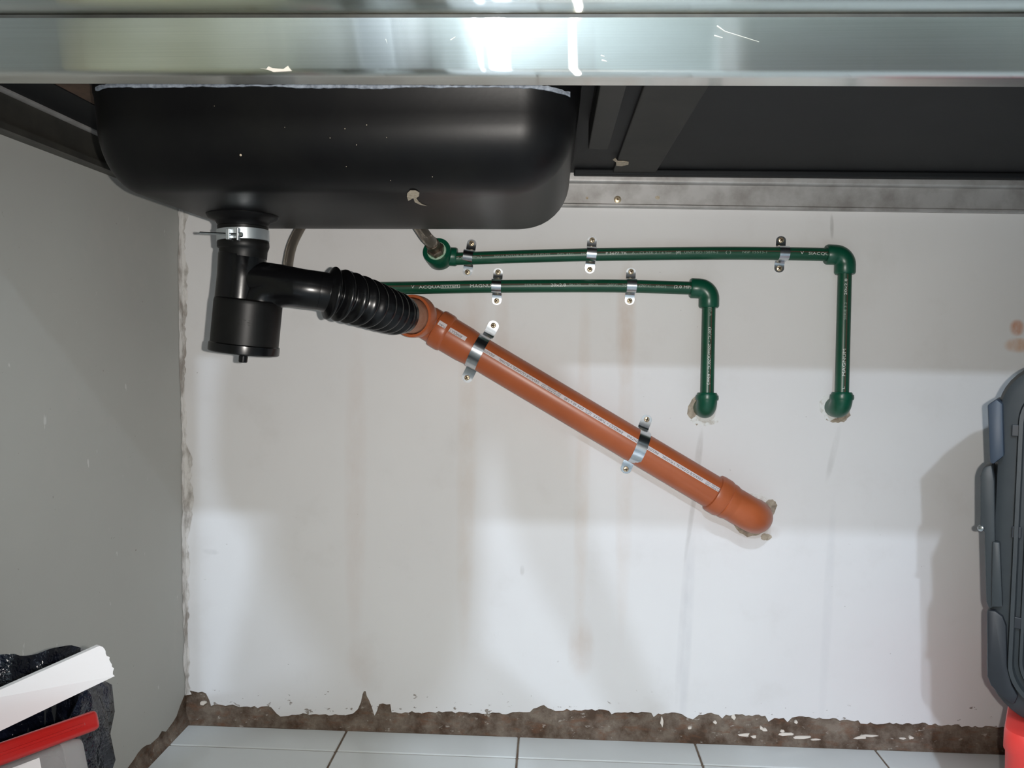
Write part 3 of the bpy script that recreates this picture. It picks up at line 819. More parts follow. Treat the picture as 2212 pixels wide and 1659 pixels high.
def hose(label, c, ax, pts, r):
    root = thing('braided_hose', c, label, 'hose')
    st_ = c + ax * 0.012
    nut = MB(); u = V((0, 0, 1)) - ax * ax.z; u.normalize(); wv = ax.cross(u)
    rg = []
    for (rr, t) in ((r * 1.42, 0.0), (r * 1.54, 0.002), (r * 1.54, 0.0155), (r * 1.38, 0.018)):
        rg.append([st_ + ax * t + (u * math.cos(math.pi / 3 * j) + wv * math.sin(math.pi / 3 * j)) * rr for j in range(6)])
    nut.rings(rg)
    part('hex_nut', nut, 'nut', root, 20, 0.0008)
    e = st_ + ax * 0.018
    part('ferrule', MB().tube([e, e + ax * 0.002, e + ax * 0.015, e + ax * 0.016], [r * 1.02, r * 1.16, r * 1.16, r * 1.05], 28), 'nut', root, 40)
    b0 = e + ax * 0.014
    path = smooth_path([b0, b0 + ax * 0.005] + pts, 10)
    n = 24; T = MB().tube(path, r, n)
    me = T.mesh('braid', 50, V(root.location))
    uvl = me.uv_layers.new(name='UVMap')
    S = [0]
    for a, b in zip(path[:-1], path[1:]): S.append(S[-1] + (b - a).length)
    # unwrap by nearest ring
    pl = [p - V(root.location) for p in path]
    for lp in me.loops:
        co = me.vertices[lp.vertex_index].co
        i = min(range(len(pl)), key=lambda q: (pl[q] - co).length_squared)
        t = (pl[min(i + 1, len(pl) - 1)] - pl[max(i - 1, 0)]).normalized()
        u2 = V((0, 1, 0)) - t * t.y; u2.normalize(); w2 = t.cross(u2); dd = co - pl[i]
        uvl.data[lp.index].uv = (abs(math.atan2(dd.dot(w2), dd.dot(u2))) / math.pi * 4.0, S[i] / (math.pi * r) * 4.0)
    ob('braid', me, 'braid', root)
    return root
hose('braided steel hose on the brass nut at the upper green pipe end', c1, a1,
     [at_y(921, 512, -0.079), at_y(905, 489, -0.076), at_y(882, 454, -0.066), at_y(858, 416, -0.056), at_y(838, 380, -0.05)], 0.0092)
hose('braided steel hose curving up behind the black trap outlet', c2, a2,
     [at_y(624, 600, -0.086), at_y(622, 575, -0.080), at_y(629, 536, -0.070), at_y(643, 503, -0.062), at_y(668, 460, -0.055), at_y(700, 410, -0.05), at_y(716, 380, -0.05)], 0.0076)

# ------------------------------------------------------------------ orange drain pipe
OY, RO = -0.036, 0.0266
def opx(x): return (x, 831 + 0.595 * (x - 1150))
def oat(x): return at_y(*opx(x), OY)
drain = thing('drain_pipe', at_y(1641, 1122, 0), 'orange plastic drain pipe sloping down across the wall with a white printed stripe', 'pipe')
pA, pB = oat(955), oat(1641)
od = (pB - pA).normalized()
def on_axis(x): return oat(x)
L0 = on_axis(1012); L1 = on_axis(1560)
part('straight_tube', MB().tube([on_axis(985), L1], RO, 40), 'orange', drain, 40)
def sd(x): return (on_axis(x) - pA).dot(od)
# bell end with its ring bulge
prof = [(RO * 1.0, sd(922)), (RO * 1.03, sd(926)), (RO * 1.03, sd(941)), (RO * 1.14, sd(943)), (RO * 1.165, sd(946)), (RO * 1.165, sd(962)), (RO * 1.13, sd(966)), (RO * 1.075, sd(968)), (RO * 1.07, sd(1003)), (RO * 1.04, sd(1014)), (RO * 1.0, sd(1024))]
part('bell_socket', MB().lathe(prof, pA, od, 44), 'orange', drain, 30)
# upper elbow: mouth towards the room
MC = at_y(893, 683, -0.098)                       # mouth centre
cornerE = V((MC.x, OY, MC.z)); cornerE = on_axis(904)
sp = on_axis(938)
Md = V((-0.30, -1.0, 0.02)).normalized()
pth = bend(sp, cornerE, cornerE + (MC - cornerE) * .75, RO * 1.06, 12) + [MC - Md * .006, MC]
up_el = part('upper_elbow', MB().tube(pth, RO, 40, (True, False)), 'orange', drain, 40)
prof = [(RO * 1.0, -0.024), (RO * 1.10, -0.021), (RO * 1.18, -0.015), (RO * 1.21, -0.008), (RO * 1.21, 0.004), (RO * 1.19, 0.006), (RO * 1.05, 0.006), (RO * 1.03, 0.004), (RO * 1.03, -0.012), (0.002, -0.013)]
part('socket_ring', MB().lathe(prof, MC, Md, 48, (False, True)), 'orange', drain, 30, sub=up_el)
# lower elbow turning into the wall
cB = on_axis(1640)
pw = V((cB.x, 0.012, cB.z))
prof = [(RO * 1.03, sd(1540)), (RO * 1.13, sd(1541)), (RO * 1.16, sd(1545)), (RO * 1.16, sd(1561)), (RO * 1.12, sd(1565)), (RO * 1.05, sd(1566)), (RO * 1.09, sd(1568)), (RO * 1.09, sd(1575)), (RO * 1.03, sd(1580)), (RO * 1.01, sd(1590))]
low_el = part('lower_elbow', MB().tube(bend(on_axis(1572), cB, pw, RO * 1.05, 14), RO * 1.02, 40), 'orange', drain, 40)
part('socket_ring', MB().lathe(prof, pA, od, 44), 'orange', drain, 30, sub=low_el)
# white stripe with upside-down lettering
fo = pipe_fn([pA, pB])
def so(px, py=None): return (at_y(px, opx(px)[1], OY) - pA).dot(od)
stripe = strip_on(fo, sd(1028), sd(1557), 0.225, 0.475, RO + 0.00015, 30)
part('print_stripe', stripe, 'white_print', drain, 60)
st2 = strip_on(fo, sd(969), sd(1004), 0.225, 0.475, RO * 1.07 + 0.00015, 12)
part('print_stripe', st2, 'white_print', drain, 60)
st3 = strip_on(fo, sd(946), sd(962), 0.225, 0.475, RO * 1.165 + 0.00015, 6)
part('print_stripe', strip_on(fo, sd(929), sd(940), 0.225, 0.475, RO * 1.03 + 0.00015, 6), 'white_print', drain, 60)
part('print_stripe', st3, 'white_print', drain, 60)
va = 0.35 * (RO + .0003)
ko = 1 / (1371.0 * math.cos(math.radians(30.75)))
def oi(txt, xa, xb, sz, dv=0.0): return (txt, (so(xa) + so(xb)) / 2, va + dv, sz, -1, abs(so(xb) - so(xa)))
items = [oi('INDUSTRIA ARGENTINA', 1001, 1064, .0050), oi('DESAGÜE CLOACAL Y PLUVIAL', 1074, 1158, .0050),
         oi('SEGÚN IRAM 13476', 1164, 1204, .0034, -.0017), oi('INC. 6476 REG. 1977', 1165, 1204, .0032, .0016), oi('60 x 1,80', 1212, 1237, .0052), oi('DN', 1241, 1252, .0050),
         oi('UPC', 1257, 1269, .0032, -.0015), oi('MC/H', 1256, 1269, .0032, .0016), oi('TUBO F.F.', 1273, 1299, .0052), oi('®', 1302, 1305, .003), oi('AWADUCT', 1307, 1336, .0064),
         oi('INDUSTRIA ARGENTINA', 1345, 1411, .0050), oi('DESAGÜE CLOACAL Y PLUVIAL', 1419, 1504, .0050),
         oi('SEGÚN IRAM 13476', 1511, 1550, .0034, -.0017), oi('INC. 6476 REG. 1977', 1512, 1550, .0032, .0016)]
for i_ in items: part('lettering', wrap_text([i_], fo, RO + 0.0004), 'dark_print', drain, 0)
items = [oi('AWADUCT', 970, 996, .0064)]
part('lettering', wrap_text(items, fo, RO * 1.07 + 0.0004), 'dark_print', drain, 0)
items = [oi('TUBO', 948, 961, .0046)]
part('lettering', wrap_text(items, fo, RO * 1.165 + 0.0004), 'dark_print', drain, 0)

# ------------------------------------------------------------------ black bottle trap with corrugated hose
TY = -0.30
def T(px, py, y=TY): return at_y(px, py, y)
trap = thing('bottle_trap', T(527, 760), 'black rubber bottle trap hanging from the sink drain with a corrugated outlet hose', 'trap')
top = V((DRX, DRY, ZBB - 0.020)); 
n1 = T(525, 500)
b0, b1 = T(524, 520), T(522, 600)
part('neck_collar', MB().tube([T(525, 488), T(525, 491), T(525, 497), T(525.5, 521), T(525.5, 524), T(526, 534), T(526, 538), T(526, 541), T(525, 556)], [.0290, .0305, .0302, .0302, .0310, .0312, .0300, .0288, .0288], 40), 'rubber_dull', trap, 40)
# upper cylinder leans a little to the left as it goes down
part('upper_body', MB().tube([T(525, 548), T(524, 553), T(522, 600), T(518, 645), T(516, 668)], [.0280, .0289, .0292, .0298, .0300], 44), 'rubber', trap, 40)
ca, cb = T(537, 652), T(527.5, 752)
axc = (cb - ca).normalized()
lc = (cb - ca).length
part('lower_cup', MB().lathe([(.026, -.003), (.0385, -.0022), (.0405, -.0008), (.0412, .002), (.0412, .004), (.0413, lc * .8), (.0412, lc - .004)], ca, axc, 52), 'rubber_dull', trap, 40)
cap = part('bottom_cap', MB().lathe([(.0405, lc - .006), (.0428, lc - .004), (.0430, lc + .001), (.0428, lc + .0055), (.041, lc + .0068), (.012, lc + .0068)], ca, axc, 52), 'rubber', trap, 30)
part('drain_plug', MB().lathe([(.0085, lc + .0065), (.0080, lc + .009), (.0056, lc + .010), (.0054, lc + .017), (.0046, lc + .0182)], ca, axc, 20), 'rubber', trap, 30, sub=cap)
# outlet rising out of the cup and turning right
oa = T(694, 629)
q0, q1, q2, q3 = T(556, 668), T(566, 622), T(590, 612, TY - .002), oa
ob_path = bez(T(557, 690), T(557, 634), T(580, 616), T(640, 622), 18) + [T(670, 626, TY + .002), T(694, 629, TY + .009)]
arm = MB().tube(ob_path, [.0262 - .0016 * min(1, i / 10) for i in range(len(ob_path))], 40)
arm.tube([T(528, 603), T(600, 613), T(650, 623), T(694, 629, TY + .009)], [.0246, .0246, .0245, .0244], 40)
part('outlet_arm', arm, 'rubber', trap, 40)
# corrugated hose, swinging back to the wall pipe
h0 = T(688, 628, TY + .006); h3 = MC + Md * 0.036
hb = bez(h0, h0 + V((0.058, 0.026, -0.010)), h3 + Md * 0.060 + V((0.0, 0, 0.002)), h3, 400)
S = [0]
for a, b in zip(hb[:-1], hb[1:]): S.append(S[-1] + (b - a).length)
tot = S[-1]; nr = 9
PS = [0]
def _pp(p):
    d = p - CAM; return V((d.dot(_r), d.dot(_u))) / d.dot(_f)
for a, b in zip(hb[:-1], hb[1:]): PS.append(PS[-1] + (_pp(b) - _pp(a)).length)
print('hose length', tot)
path, rad = [], []
for i in range(0, 401):
    u = S[i] / tot
    if u < 0.055: r = 0.0245 + 0.0005 * u / 0.055
    elif u > 0.955: r = 0.0278
    else:
        w_ = 0.45 * u + 0.55 * PS[i] / PS[-1]
        ph = max(0.0, (w_ - 0.07) / 0.875) * nr
        s_ = 0.5 - 0.5 * math.cos(2 * math.pi * ph)
        r = 0.0250 + (0.0094 - 0.0035 * u) * s_ ** 0.75
    path.append(hb[i]); rad.append(r)
part('corrugated_hose', MB().tube(path, rad, 48), 'rubber', trap, 80)
part('spigot', MB().tube([MC + Md * 0.045, MC + Md * 0.01, MC - Md * 0.01], [0.0262, .0262, .0262], 40), 'orange_in', trap, 40)
# worn raised lettering on the cup
def cup_pt(x, y, r=.0415):
    m0 = ca + axc * (lc * .42)
    fc = V((0, -1, 0)); rt = axc.cross(fc)
    if rt.x < 0: rt = -rt
    a = x / r
    return m0 - axc * y + (fc * math.cos(a) + rt * math.sin(a)) * r
me = text_mesh('chicote', .015, shear=0.1)
mb = MB().add([cup_pt(v.co.x, v.co.y) for v in me.vertices], [tuple(p.vertices) for p in me.polygons]); D.meshes.remove(me)
part('raised_lettering', mb, 'rubber_dull', trap, 0)
# zinc hose clamp round the neck
hc0 = T(525.2, 510); ax0 = V((0.03, 0, -1)).normalized()
clamp = part('hose_clamp', MB().lathe([(.0300, -.0068), (.0314, -.0066), (.0314, .0066), (.0300, .0068)], hc0, ax0, 48, (False, False)), 'zinc_band', trap, 40, label='bright zinc band clamp')
fy = TY - .0335
part('clamp_bolt', MB().tube([at_y(432, 503, fy), at_y(520, 507, fy)], .0016, 12), 'zinc', trap, 40, sub=clamp)
for px, w_, h_ in ((494, .0045, .013), (515, .0022, .015)):
    p = at_y(px, 506, fy)
    part('clamp_lug', MB().box(p, (w_, .008, h_)), 'zinc_band', trap, 0, 0.0006, sub=clamp)
part('clamp_nut', MB().lathe([(.0030, -.002), (.0030, .002)], at_y(520, 507, fy), (1, 0, 0), 6), 'zinc', trap, 0, sub=clamp)

# ------------------------------------------------------------------ pipe clips
clip_cache = {}
def strap_mesh(r, axis_h, tab, wdt, key):
    """strap over a pipe of radius r whose axis stands axis_h off the wall; tab = half length"""
    if key in clip_cache: return clip_cache[key]
    hw = wdt / 2; pts2 = []
    th = 0.0014
    R = r + th * .55
    stn = []
    fil = 0.004
    v1 = R + fil * .6
    # tab end, round
    for i in range(9):
        a = math.pi / 2 * i / 8
        stn.append((-tab + hw * .85 * (1 - math.cos(a)), 0.0004, max(hw * math.sin(a), .0006)))
    stn.append((-v1 - .0015, 0.0004, hw)); stn.append((-v1 - .0004, .0010, hw)); stn.append((-R - .0008, .0030, hw))
    stn.append((-R, axis_h * .6, hw))
    for i in range(15):
        a = math.pi * i / 14
        stn.append((-R * math.cos(a), axis_h + R * math.sin(a), hw))
    rest = [(-v, h, w_) for v, h, w_ in reversed(stn[:13])]
    stn += rest
    bm = bmesh.new(); rows = []
    for (v, h, w_) in stn:
        rows.append([bm.verts.new((w_ * s_, v, h)) for s_ in (-1, -.33, .33, 1)])
    for a, b in zip(rows[:-1], rows[1:]):
        for j in range(3): bm.faces.new((a[j], a[j + 1], b[j + 1], b[j]))
    bmesh.ops.recalc_face_normals(bm, faces=bm.faces)
    bmesh.ops.solidify(bm, geom=bm.faces[:], thickness=-th if bm.faces[0].normal.z < 0 else th)
    zmin = min(v.co.z for v in bm.verts)
    for v in bm.verts: v.co.z -= zmin - 0.0001
    bmesh.ops.recalc_face_normals(bm, faces=bm.faces)
    me = D.meshes.new('strap'); bm.to_mesh(me); bm.free()
    me.shade_smooth(); me.set_sharp_from_angle(angle=math.radians(40))
    clip_cache[key] = me
    return me
screw_me = MB().lathe([(0.0042, 0), (0.0044, 0.0006), (0.0038, 0.0016), (0.0022, 0.0022)], (0, 0, 0), (0, 0, 1), 20).mesh('screw', 30)
slot_me = MB().box((0, 0, 0.0022), (.0058, .0015, .0006)).box((0, 0, 0.0022), (.0015, .0058, .0006)).mesh('cross_slot', 0)
def clip(top_px, bot_px, y_mid, r, axis_h, wdt, key, label, group, twist=0.0):
    a, b = at_y(*top_px, -0.001), at_y(*bot_px, -0.001)
    yv = (a - b); span = yv.length; yv.normalize()
    zv = V((0, -1, 0)); xv = yv.cross(zv)
    R3 = Matrix((xv, yv, zv)).transposed()
    root = thing('pipe_clip', (a + b) / 2 - V((0, (a + b).y / 2, 0)) + V((0, -0.0002, 0)), label, 'pipe clip', group, R3)
    tab = span / 2 + wdt * .42
    me = strap_mesh(r, axis_h, tab, wdt, key + str(round(tab, 3)))
    ob('strap', me, 'zinc', root)
    for s_ in (1, -1):
        sc = ob('screw', screw_me, 'brass', root); sc.location = (0, s_ * span / 2, .0018); sc.rotation_euler = (0, 0, random.uniform(0, 1.5))
        ob('cross_slot', slot_me, 'slot', sc)
    return root
GC, GO = 'zinc clips holding the green pipes', 'zinc clips holding the orange pipe'
def gclip(t, b, label): clip(t, b, PY, RP, -PY, .0152, 'g', label, GC)
gclip((1019, 526), (1010, 588), 'zinc clip on the upper green pipe next to the braided hose fitting')
gclip((1279, 519), (1274, 582), 'zinc clip at the middle of the upper green pipe')
gclip((1687, 519), (1683, 580), 'zinc clip on the upper green pipe near its right corner elbow')
gclip((1076, 588), (1073, 650), 'zinc clip on the lower green pipe above the orange pipe clip')
gclip((1363, 587), (1360, 650), 'zinc clip on the lower green pipe with rust stain below it')
gclip((757, 594), (753, 656), 'zinc clip mostly hidden behind the corrugated black hose')
clip((1066, 703), (1009, 816), OY, RO * 1.04, -OY, .0180, 'o', 'large zinc clip at the upper end of the orange drain pipe', GO)
clip((1397, 906), (1352, 1013), OY, RO, -OY, .0175, 'p', 'large zinc clip at the lower end of the orange drain pipe', GO)

# broken plaster round the three pipe entries
def ragged(px, py, rx, ry, n=26, amp=.22):
    ph = random.uniform(0, 6)
    return [(px + rx * (1 + amp * math.sin(3 * 6.28 * i / n + ph) * .5 + random.uniform(-amp, amp) * .5) * math.cos(6.283 * i / n),
             py + ry * (1 + random.uniform(-amp, amp) * .6) * math.sin(6.283 * i / n)) for i in range(n)]
for (px, py, rx, ry, m_, yy) in ((1512, 886, 24, 32, 'hole', -.0006), (1795, 880, 24, 28, 'filler', -.0008), (1808, 892, 26, 22, 'hole', -.0004), (1524, 906, 30, 13, 'filler', -.0009),
                                 (1632, 1098, 40, 34, 'filler', -.0007), (1664, 1096, 14, 18, 'hole', -.0010), (1655, 1160, 12, 7, 'hole', -.0010), (1620, 1128, 40, 30, 'hole', -.0004)):
    ob('broken_plaster', patch(ragged(px, py, rx, ry), yy, 0.0016).mesh('broken_plaster', 0), m_, wall_back)

# ------------------------------------------------------------------ tool case and red crate on the right
CY = -0.300                                     # plane of the case's front frame
crate_top = at_y(2180, 1566, -0.32).z
cx0 = at_y(2160, 1600, -0.33).x
TURN = -math.radians(33)
crate = thing('plastic_crate', (cx0, -.335, floor_z(cx0)), 'red plastic crate on the floor under the charcoal tool case', 'crate')
zc0 = floor_z(cx0) + .001
def rbox(x0, x1, y0, y1, z0, z1): return MB().box(((x0 + x1) / 2, (y0 + y1) / 2, (z0 + z1) / 2), (x1 - x0, y1 - y0, z1 - z0))
def crate_walls():
    mb = MB(); t = .004; X0, X1, Y0, Y1 = cx0, cx0 + .40, -.335, -.07
    rg = []
    def rr(ins, z, r=.02):
        out = []
        for (cx, cy, a0) in ((X1 - ins - r, Y1 - ins - r, 0), (X0 + ins + r, Y1 - ins - r, 90), (X0 + ins + r, Y0 + ins + r, 180), (X1 - ins - r, Y0 + ins + r, 270)):
            out += [V((cx + r * math.cos(math.radians(a0 + 15 * i)), cy + r * math.sin(math.radians(a0 + 15 * i)), z)) for i in range(7)]
        return out
    zt = crate_top - .0005
    mb.rings([rr(.012, zc0), rr(.006, zc0 + .006), rr(.002, zt - .03), rr(.000, zt - .026), rr(0, zt - .006), rr(.0015, zt - .0015), rr(.006, zt)])
    return mb
part('crate_body', crate_walls(), 'red', crate, 40)
for i in range(5):
    x = cx0 + .06 + i * .07
    part('rib', rbox(x, x + .012, -.3395, -.330, zc0 + .01, crate_top - .036), 'red', crate, 0, .001)

xa = at_y(2131, 1350, CY).x; ztc = at_y(2212, 797, CY).z + .012
xb = xa + .36
case = thing('tool_case', (xa, CY, crate_top), 'charcoal plastic tool case standing upright against the wall', 'tool case')
def rrect(x0, x1, z0, z1, r, y, n=10):
    out = []
    for (cx, cz_, a0) in ((x1 - r, z1 - r, 0), (x0 + r, z1 - r, 90), (x0 + r, z0 + r, 180), (x1 - r, z0 + r, 270)):
        out += [V((cx + r * math.cos(math.radians(a0 + 90 * i / n)), y, cz_ + r * math.sin(math.radians(a0 + 90 * i / n)))) for i in range(n + 1)]
    return out
z0c = crate_top + .0005
xi = at_y(2150, 850, CY).x
def shell(ins, y): return rrect(xa + ins, xb - ins, z0c + ins, ztc - ins, .062 - ins * .5, y)
part('rear_shell', MB().rings([shell(.030, -.075), shell(.018, -.080), shell(.012, -.17), shell(.010, -.185)]), 'case_dark', case, 40)
part('front_shell', MB().rings([shell(.010, -.186), shell(.006, -.200), shell(.001, -.285), shell(.004, -.296), shell(.012, CY)]), 'case', case, 40)
def frame(name, i0, i1, y0, y1, m_):
    a, b = shell(i0, y0), shell(i1, y0); c, d = shell(i0 + .002, y1), shell(i1 - .002, y1)
    mb = MB(); n = len(a)
    rgs = [a, c, d, b]
    vs = [p for r in rgs for p in r]; fs_ = []
    for k_ in range(4):
        k2 = (k_ + 1) % 4
        for j in range(n):
            fs_.append((k_ * n + j, k_ * n + (j + 1) % n, k2 * n + (j + 1) % n, k2 * n + j))
    mb.add(vs, fs_); part(name, mb, m_, case, 40)
frame('outer_rib', .022, .030, CY + .002, CY - .007, 'case')
frame('inner_rib', .033, .040, CY + .002, CY - .005, 'case')
part('front_panel', MB().rings([shell(.041, CY + .001), shell(.042, CY - .0025)]), 'case_panel', case, 40)
# latch plate, lower flange, grip and rivet on the left side
PIV = V((xa, CY, 0)); RZ = Matrix.Rotation(TURN, 3, 'Z')
def cp(px, py, y):
    """point on the turned front plane of the case, given back in its unturned frame"""
    nn = RZ @ V((0, 1, 0)); p0 = PIV + nn * (y - CY); d = ray(px, py)
    q = CAM + d * ((p0 - CAM).dot(nn) / d.dot(nn))
    return RZ.inverted() @ (q - PIV) + PIV
part('latch', MB().prism([cp(2133, 875, CY - .012), cp(2152, 862, CY - .012), cp(2166, 873, CY - .012), cp(2169, 985, CY - .012), cp(2146, 1003, CY - .012), cp(2138, 1000, CY - .012)], (0, .06, 0)), 'case_latch', case, 30, .002)
part('side_flange', MB().prism([cp(2124, 1009, CY - .004), cp(2142, 1004, CY - .004), cp(2148, 1040, CY - .004), cp(2152, 1310, CY - .004), cp(2136, 1316, CY - .004), cp(2130, 1300, CY - .004), cp(2126, 1150, CY - .004), cp(2117, 1140, CY - .004), cp(2117, 1028, CY - .004)], (0, .05, 0)), 'case', case, 30, .002)
part('rivet', MB().lathe([(.004, 0), (.0035, .002), (.001, .003)], cp(2119, 1141, CY - .004), (-.3, -1, 0), 14), 'zinc', case, 30)
part('hinge_strip', MB().prism([cp(2143, 1170, CY - .008), cp(2160, 1172, CY - .008), cp(2166, 1312, CY - .008), cp(2141, 1312, CY - .008)], (0, .012, 0)), 'case', case, 30, .002)
gp = [cp(x, y, CY - .006) for x, y in ((2131, 1318), (2150, 1320), (2166, 1332), (2174, 1352), (2176, 1440), (2186, 1480), (2200, 1505), (2190, 1525), (2166, 1508), (2140, 1482), (2132, 1462))]
part('side_grip', MB().prism(gp, (0, .014, 0)), 'case_dark', case, 30, .003)
for py in (930, 1150, 1345):
    part('notch', MB().box(cp(2196, py, CY - .003), (.010, .003, .014)), 'case_dark', case, 0, .001)
part('carry_handle', MB().tube(smooth_path([V((xa + .09, -.24, ztc - .010)), V((xa + .10, -.24, ztc + .018)), V((xa + .13, -.24, ztc + .028)), V((xb - .13, -.24, ztc + .028)), V((xb - .10, -.24, ztc + .018)), V((xb - .09, -.24, ztc - .010))], 6), .009, 14), 'case_dark', case, 40)

for o_ in (crate, case): o_.rotation_euler = (0, 0, TURN)

# ------------------------------------------------------------------ waste bin and its contents, bottom left
bc = V((-0.503, -0.615)); br_ = 0.092
zbin = at_y(60, 1418, -0.53).z
bz0 = floor_z(bc.x) + .001
wbin = thing('waste_bin', (bc.x, bc.y, bz0), 'small waste bin lined with a dark plastic bag by the left wall', 'bin')
part('bin_body', MB().lathe([(.066, 0), (.069, .002), (br_ - .006, zbin - bz0 - .03), (br_ - .003, zbin - bz0 - .03), (br_ - .003, zbin - bz0 - .026), (br_ - .008, zbin - bz0 - .026), (.064, .006)], (bc.x, bc.y, bz0), (0, 0, 1), 40), 'bin', wbin, 40)
# the bag: folds over the rim and bunches
rg = []; n = 90
ph = [random.uniform(0, 6.28) for _ in range(8)]
def fold(a, t): return .0045 * math.sin(9 * a + ph[0] + t * 3) + .003 * math.sin(17 * a + ph[1] - t * 5) + .002 * math.sin(31 * a + ph[2])
prof_b = [(br_ - .014, zbin - .10, 0), (br_ - .011, zbin - .04, .3), (br_ - .006, zbin - .008, .6), (br_ + .002, zbin + .004, .8), (br_ + .009, zbin - .004, 1), (br_ + .012, zbin - .03, 1.3), (br_ + .013, zbin - .07, 1.8), (br_ + .010, zbin - .11, 2.3), (br_ + .007, zbin - .145, 3), (br_ + .004, zbin - .16, 3.2)]
for (r, z, t) in prof_b:
    row = []
    for j in range(n):
        a = 2 * math.pi * j / n
        rr = r + fold(a, t) * (.4 + .35 * t)
        x = bc.x + rr * math.cos(a)
        x = max(x, XL + .0015 + .0003 * t)
        dip = .075 * max(0, min(1, (math.cos(a + 1.75) + .25) / .8))
        row.append(V((x, bc.y + rr * math.sin(a), z - dip + .006 * math.sin(5 * a + ph[3]) * (1 if t < 3 else 1.6))))
    rg.append(row)
bag = part('bag_liner', MB().rings(rg, (False, False)), 'bag', wbin, 70)
# pale printed streaks on the bag near its right side
for (a0, z1_, z2_, wd, sl) in ((.10, -.060, -.125, .05, .10), (-.28, -.045, -.10, .035, .22), (-.55, -.075, -.13, .05, .2)):
    rows = []
    for i in range(9):
        t = i / 8; zz = zbin + z1_ + (z2_ - z1_) * t
        row = []
        for k_ in (-1, 0, 1):
            a = a0 + sl * t + k_ * wd * (.35 + .65 * math.sin(math.pi * min(1, t + .15)))
            rr = br_ + .0135 + fold(a, 1.6) * .95
            row.append(V((bc.x + rr * math.cos(a), bc.y + rr * math.sin(a), zz)))
        rows.append(row)
    part('pale_print', MB().rings(rows, (False, False), False), 'bag_print', wbin, 70, sub=bag)

# white plastic strip lying across the rim
def strip_pts(Y0, Y1):
    topL, topR = at_y(-60, 1517, Y0), at_y(217, 1394, Y1)
    botL, botR = at_y(-60, 1608, Y0), at_y(247, 1461, Y1)
    return topL, topR, botR, botL
tl, tr, brr, bl = strip_pts(-0.735, -0.655)
n = 14
right_edge = []
for i in range(n + 1):
    t = i / n
    right_edge.append(tr.lerp(brr, t) + (tr - tl).normalized() * (random.uniform(-.0012, .0012) + .002 * math.sin(t * 3)))
poly = [bl, tl] + right_edge
nrm = (tr - tl).cross(bl - tl).normalized()
if nrm.y < 0: nrm = -nrm
strip = ob('plastic_strip', MB().prism(poly, nrm * .004).mesh('plastic_strip', 0, bevel=0), 'white_plastic', None,
           'broad white plastic strip with a ragged end resting on the waste bin', 'plastic strip')
# clear tub with a red lid poking out of the bag
ra, rb_ = at_y(-70, 1628, -0.775), at_y(213, 1530, -0.685)
la, lb = at_y(-70, 1700, -0.775), at_y(209, 1572, -0.685)
tub = thing('plastic_tub', (ra + rb_) / 2, 'clear plastic tub with a dark red lid poking out of the waste bin', 'tub')
ax = (rb_ - ra).normalized(); dn = ((la - ra) + (lb - rb_)).normalized(); dn = (dn - ax * dn.dot(ax)).normalized()
dp = ray(100, 1600).normalized(); dp = (dp - ax * dp.dot(ax)).normalized(); dn = ax.cross(dp); dn = dn if dn.z < 0 else -dn
Ln = (rb_ - ra).length; hgt = ((lb - rb_).length)
def ob_box(o, l0, l1, h0, h1, d0, d1):
    vs = [o + ax * l + dn * h + dp * d for l in (l0, l1) for h in (h0, h1) for d in (d0, d1)]
    return MB().add(vs, [(0, 1, 3, 2), (4, 6, 7, 5), (0, 4, 5, 1), (2, 3, 7, 6), (0, 2, 6, 4), (1, 5, 7, 3)])
lid = part('lid', ob_box(ra, 0, Ln, 0, hgt * .95, 0, .05), 'red_lid', tub, 40, .004, 3)
part('lid_ridge', ob_box(ra, 0, Ln - .014, hgt * .42, hgt * .56, -.0025, .01), 'red_lid', tub, 40, .002, 3, sub=lid)
mb = ob_box(ra, .002, Ln - .012, hgt * .95, hgt * .95 + .065, .004, .046)
part('tub_body', mb, 'clear', tub, 40, .006, 3)
part('paper_label', ob_box(ra, .002, Ln - .050, hgt * .95 + .004, hgt * .95 + .05, .0025, .0035), 'label', tub, 0)

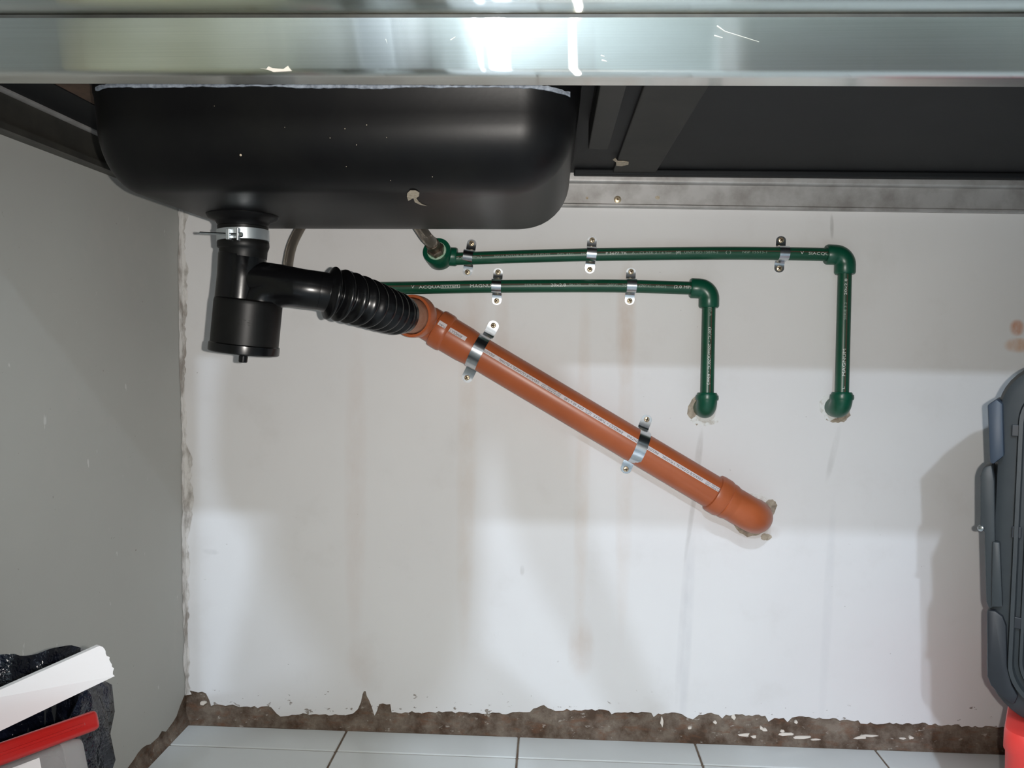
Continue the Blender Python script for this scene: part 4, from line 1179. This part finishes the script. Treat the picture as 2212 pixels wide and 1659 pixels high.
# ------------------------------------------------------------------ the photographer, behind the camera
def photographer():
    root_p = thing('person', (-0.40, -1.66, floor_z(-0.4)), 'person in dark clothes standing behind the camera, holding the phone low', 'person')
    J = {}
    def j(n, p, r): J[n] = (V(p), r)
    z0 = floor_z(-.4)
    j('pelvis', (-.40, -1.66, .92), .135); j('waist', (-.39, -1.63, 1.06), .125); j('chest', (-.36, -1.58, 1.26), .145); j('neck0', (-.325, -1.54, 1.41), .075); j('neck', (-.30, -1.51, 1.47), .052)
    j('shR', (-.22, -1.56, 1.36), .062); j('elR', (-.17, -1.58, 1.08), .045); j('wrR', (-.03, -1.42, .76), .030)
    j('shL', (-.49, -1.54, 1.34), .062); j('elL', (-.52, -1.48, 1.08), .05); j('wrL', (-.13, -1.34, .70), .030)
    for sd_, x in (('R', -.31), ('L', -.49)):
        j('hip' + sd_, (x, -1.67, .86), .10); j('kn' + sd_, (x, -1.64, z0 + .48), .065); j('an' + sd_, (x, -1.70, z0 + .10), .045)
        j('heel' + sd_, (x, -1.73, z0 + .050), .046); j('toe' + sd_, (x, -1.54, z0 + .040), .038)
    E = [('pelvis', 'waist'), ('waist', 'chest'), ('chest', 'neck0'), ('neck0', 'neck')]
    for q_ in 'RL':
        E += [('chest', 'sh' + q_), ('sh' + q_, 'el' + q_), ('el' + q_, 'wr' + q_), ('pelvis', 'hip' + q_), ('hip' + q_, 'kn' + q_), ('kn' + q_, 'an' + q_), ('an' + q_, 'heel' + q_), ('an' + q_, 'toe' + q_)]
    names = list(J)
    me = D.meshes.new('body')
    me.from_pydata([tuple(J[n][0] - V(root_p.location)) for n in names], [(names.index(a), names.index(b)) for a, b in E], [])
    body = ob('body', me, pm('dark_clothes', (0.10, 0.11, 0.10), 0.9), root_p)
    sk = body.modifiers.new('skin', 'SKIN'); sub = body.modifiers.new('sub', 'SUBSURF'); sub.levels = sub.render_levels = 2
    for n, sv in zip(names, me.skin_vertices[0].data):
        sv.radius = (J[n][1], J[n][1] * (.8 if n in ('chest', 'waist', 'pelvis') else 1)); sv.use_root = n == 'pelvis'
    skin = pm('skin', (0.42, 0.25, 0.17), 0.55)
    hc = V((-.265, -1.47, 1.575))
    prof_h = [(.01, -.115), (.045, -.108), (.062, -.07), (.072, -.02), (.078, .03), (.076, .07), (.060, .105), (.03, .122), (.004, .126)]
    hd = part('head', MB().lathe(prof_h, hc, (-.18, -.10, 1), 28), skin, root_p, 60)
    part('nose', MB().lathe([(.013, 0), (.011, .010), (.003, .024)], hc + V((.018, .070, -.012)), (.25, 1, -.5), 12), skin, root_p, 60, sub=hd)
    for sx in (-1, 1):
        part('eye', MB().lathe([(.009, 0), (.007, .005), (.001, .008)], hc + V((.018 + sx * .028, .068, .018)), (.2, 1, -.1), 12), 'white_plastic', root_p, 60, sub=hd)
        part('ear', MB().lathe([(.020, -.005), (.022, 0), (.014, .008)], hc + V((sx * .076, -.005, 0)), (sx, 0, 0), 14), skin, root_p, 60, sub=hd)
    part('mouth', MB().box(hc + V((.016, .066, -.055)), (.045, .010, .008)), 'red_lid', root_p, 0, .002, sub=hd)
    part('hair', MB().lathe([(.081, .02), (.086, .05), (.082, .085), (.062, .118), (.02, .138), (.002, .14)], hc + V((0, -.008, 0)), (-.18, -.22, 1), 28), pm('dark_hair', (.03, .022, .016), .7), root_p, 60, sub=hd)
    # hands closing on the two ends of the phone
    for (wr, dirx, base) in ((J['wrR'][0], 1, V((.074, -1.285, .640))), (J['wrL'][0], -1, V((-.074, -1.285, .632)))):
        hb_ = MB(); palm = wr.lerp(base, .62)
        hb_.tube([wr, wr.lerp(base, .35), palm, base + V((0, -.012, -.004))], [.026, .034, .036, .020], 18)
        for k_ in range(4):
            o = base + V((-dirx * .002 * k_, -.010, .026 - .016 * k_)); ln = (.05, .056, .052, .042)[k_]
            hb_.tube(smooth_path([palm.lerp(o, .6), o + V((dirx * .012, .002, 0)), o + V((dirx * .006, .014, 0)), o + V((-dirx * ln * .3, .017, 0))], 4), [.009] * 13, 10)
        hb_.tube(smooth_path([palm, palm.lerp(base, .7) + V((0, -.012, .018)), base + V((-dirx * .022, -.018, .02))], 4), [.011] * 9, 10)
        part('hand', hb_, skin, root_p, 60)
    return root_p
photographer()
ph_ = thing('phone', CAM - _f * .012, 'phone held level behind the view of the picture', 'phone')
Rm = Matrix((_r, _u, -_f)).transposed()
part('phone_body', MB().box(CAM - _f * .012 - _r * .012, (.155, .074, .009), Rm), 'case_dark', ph_, 30, .003)
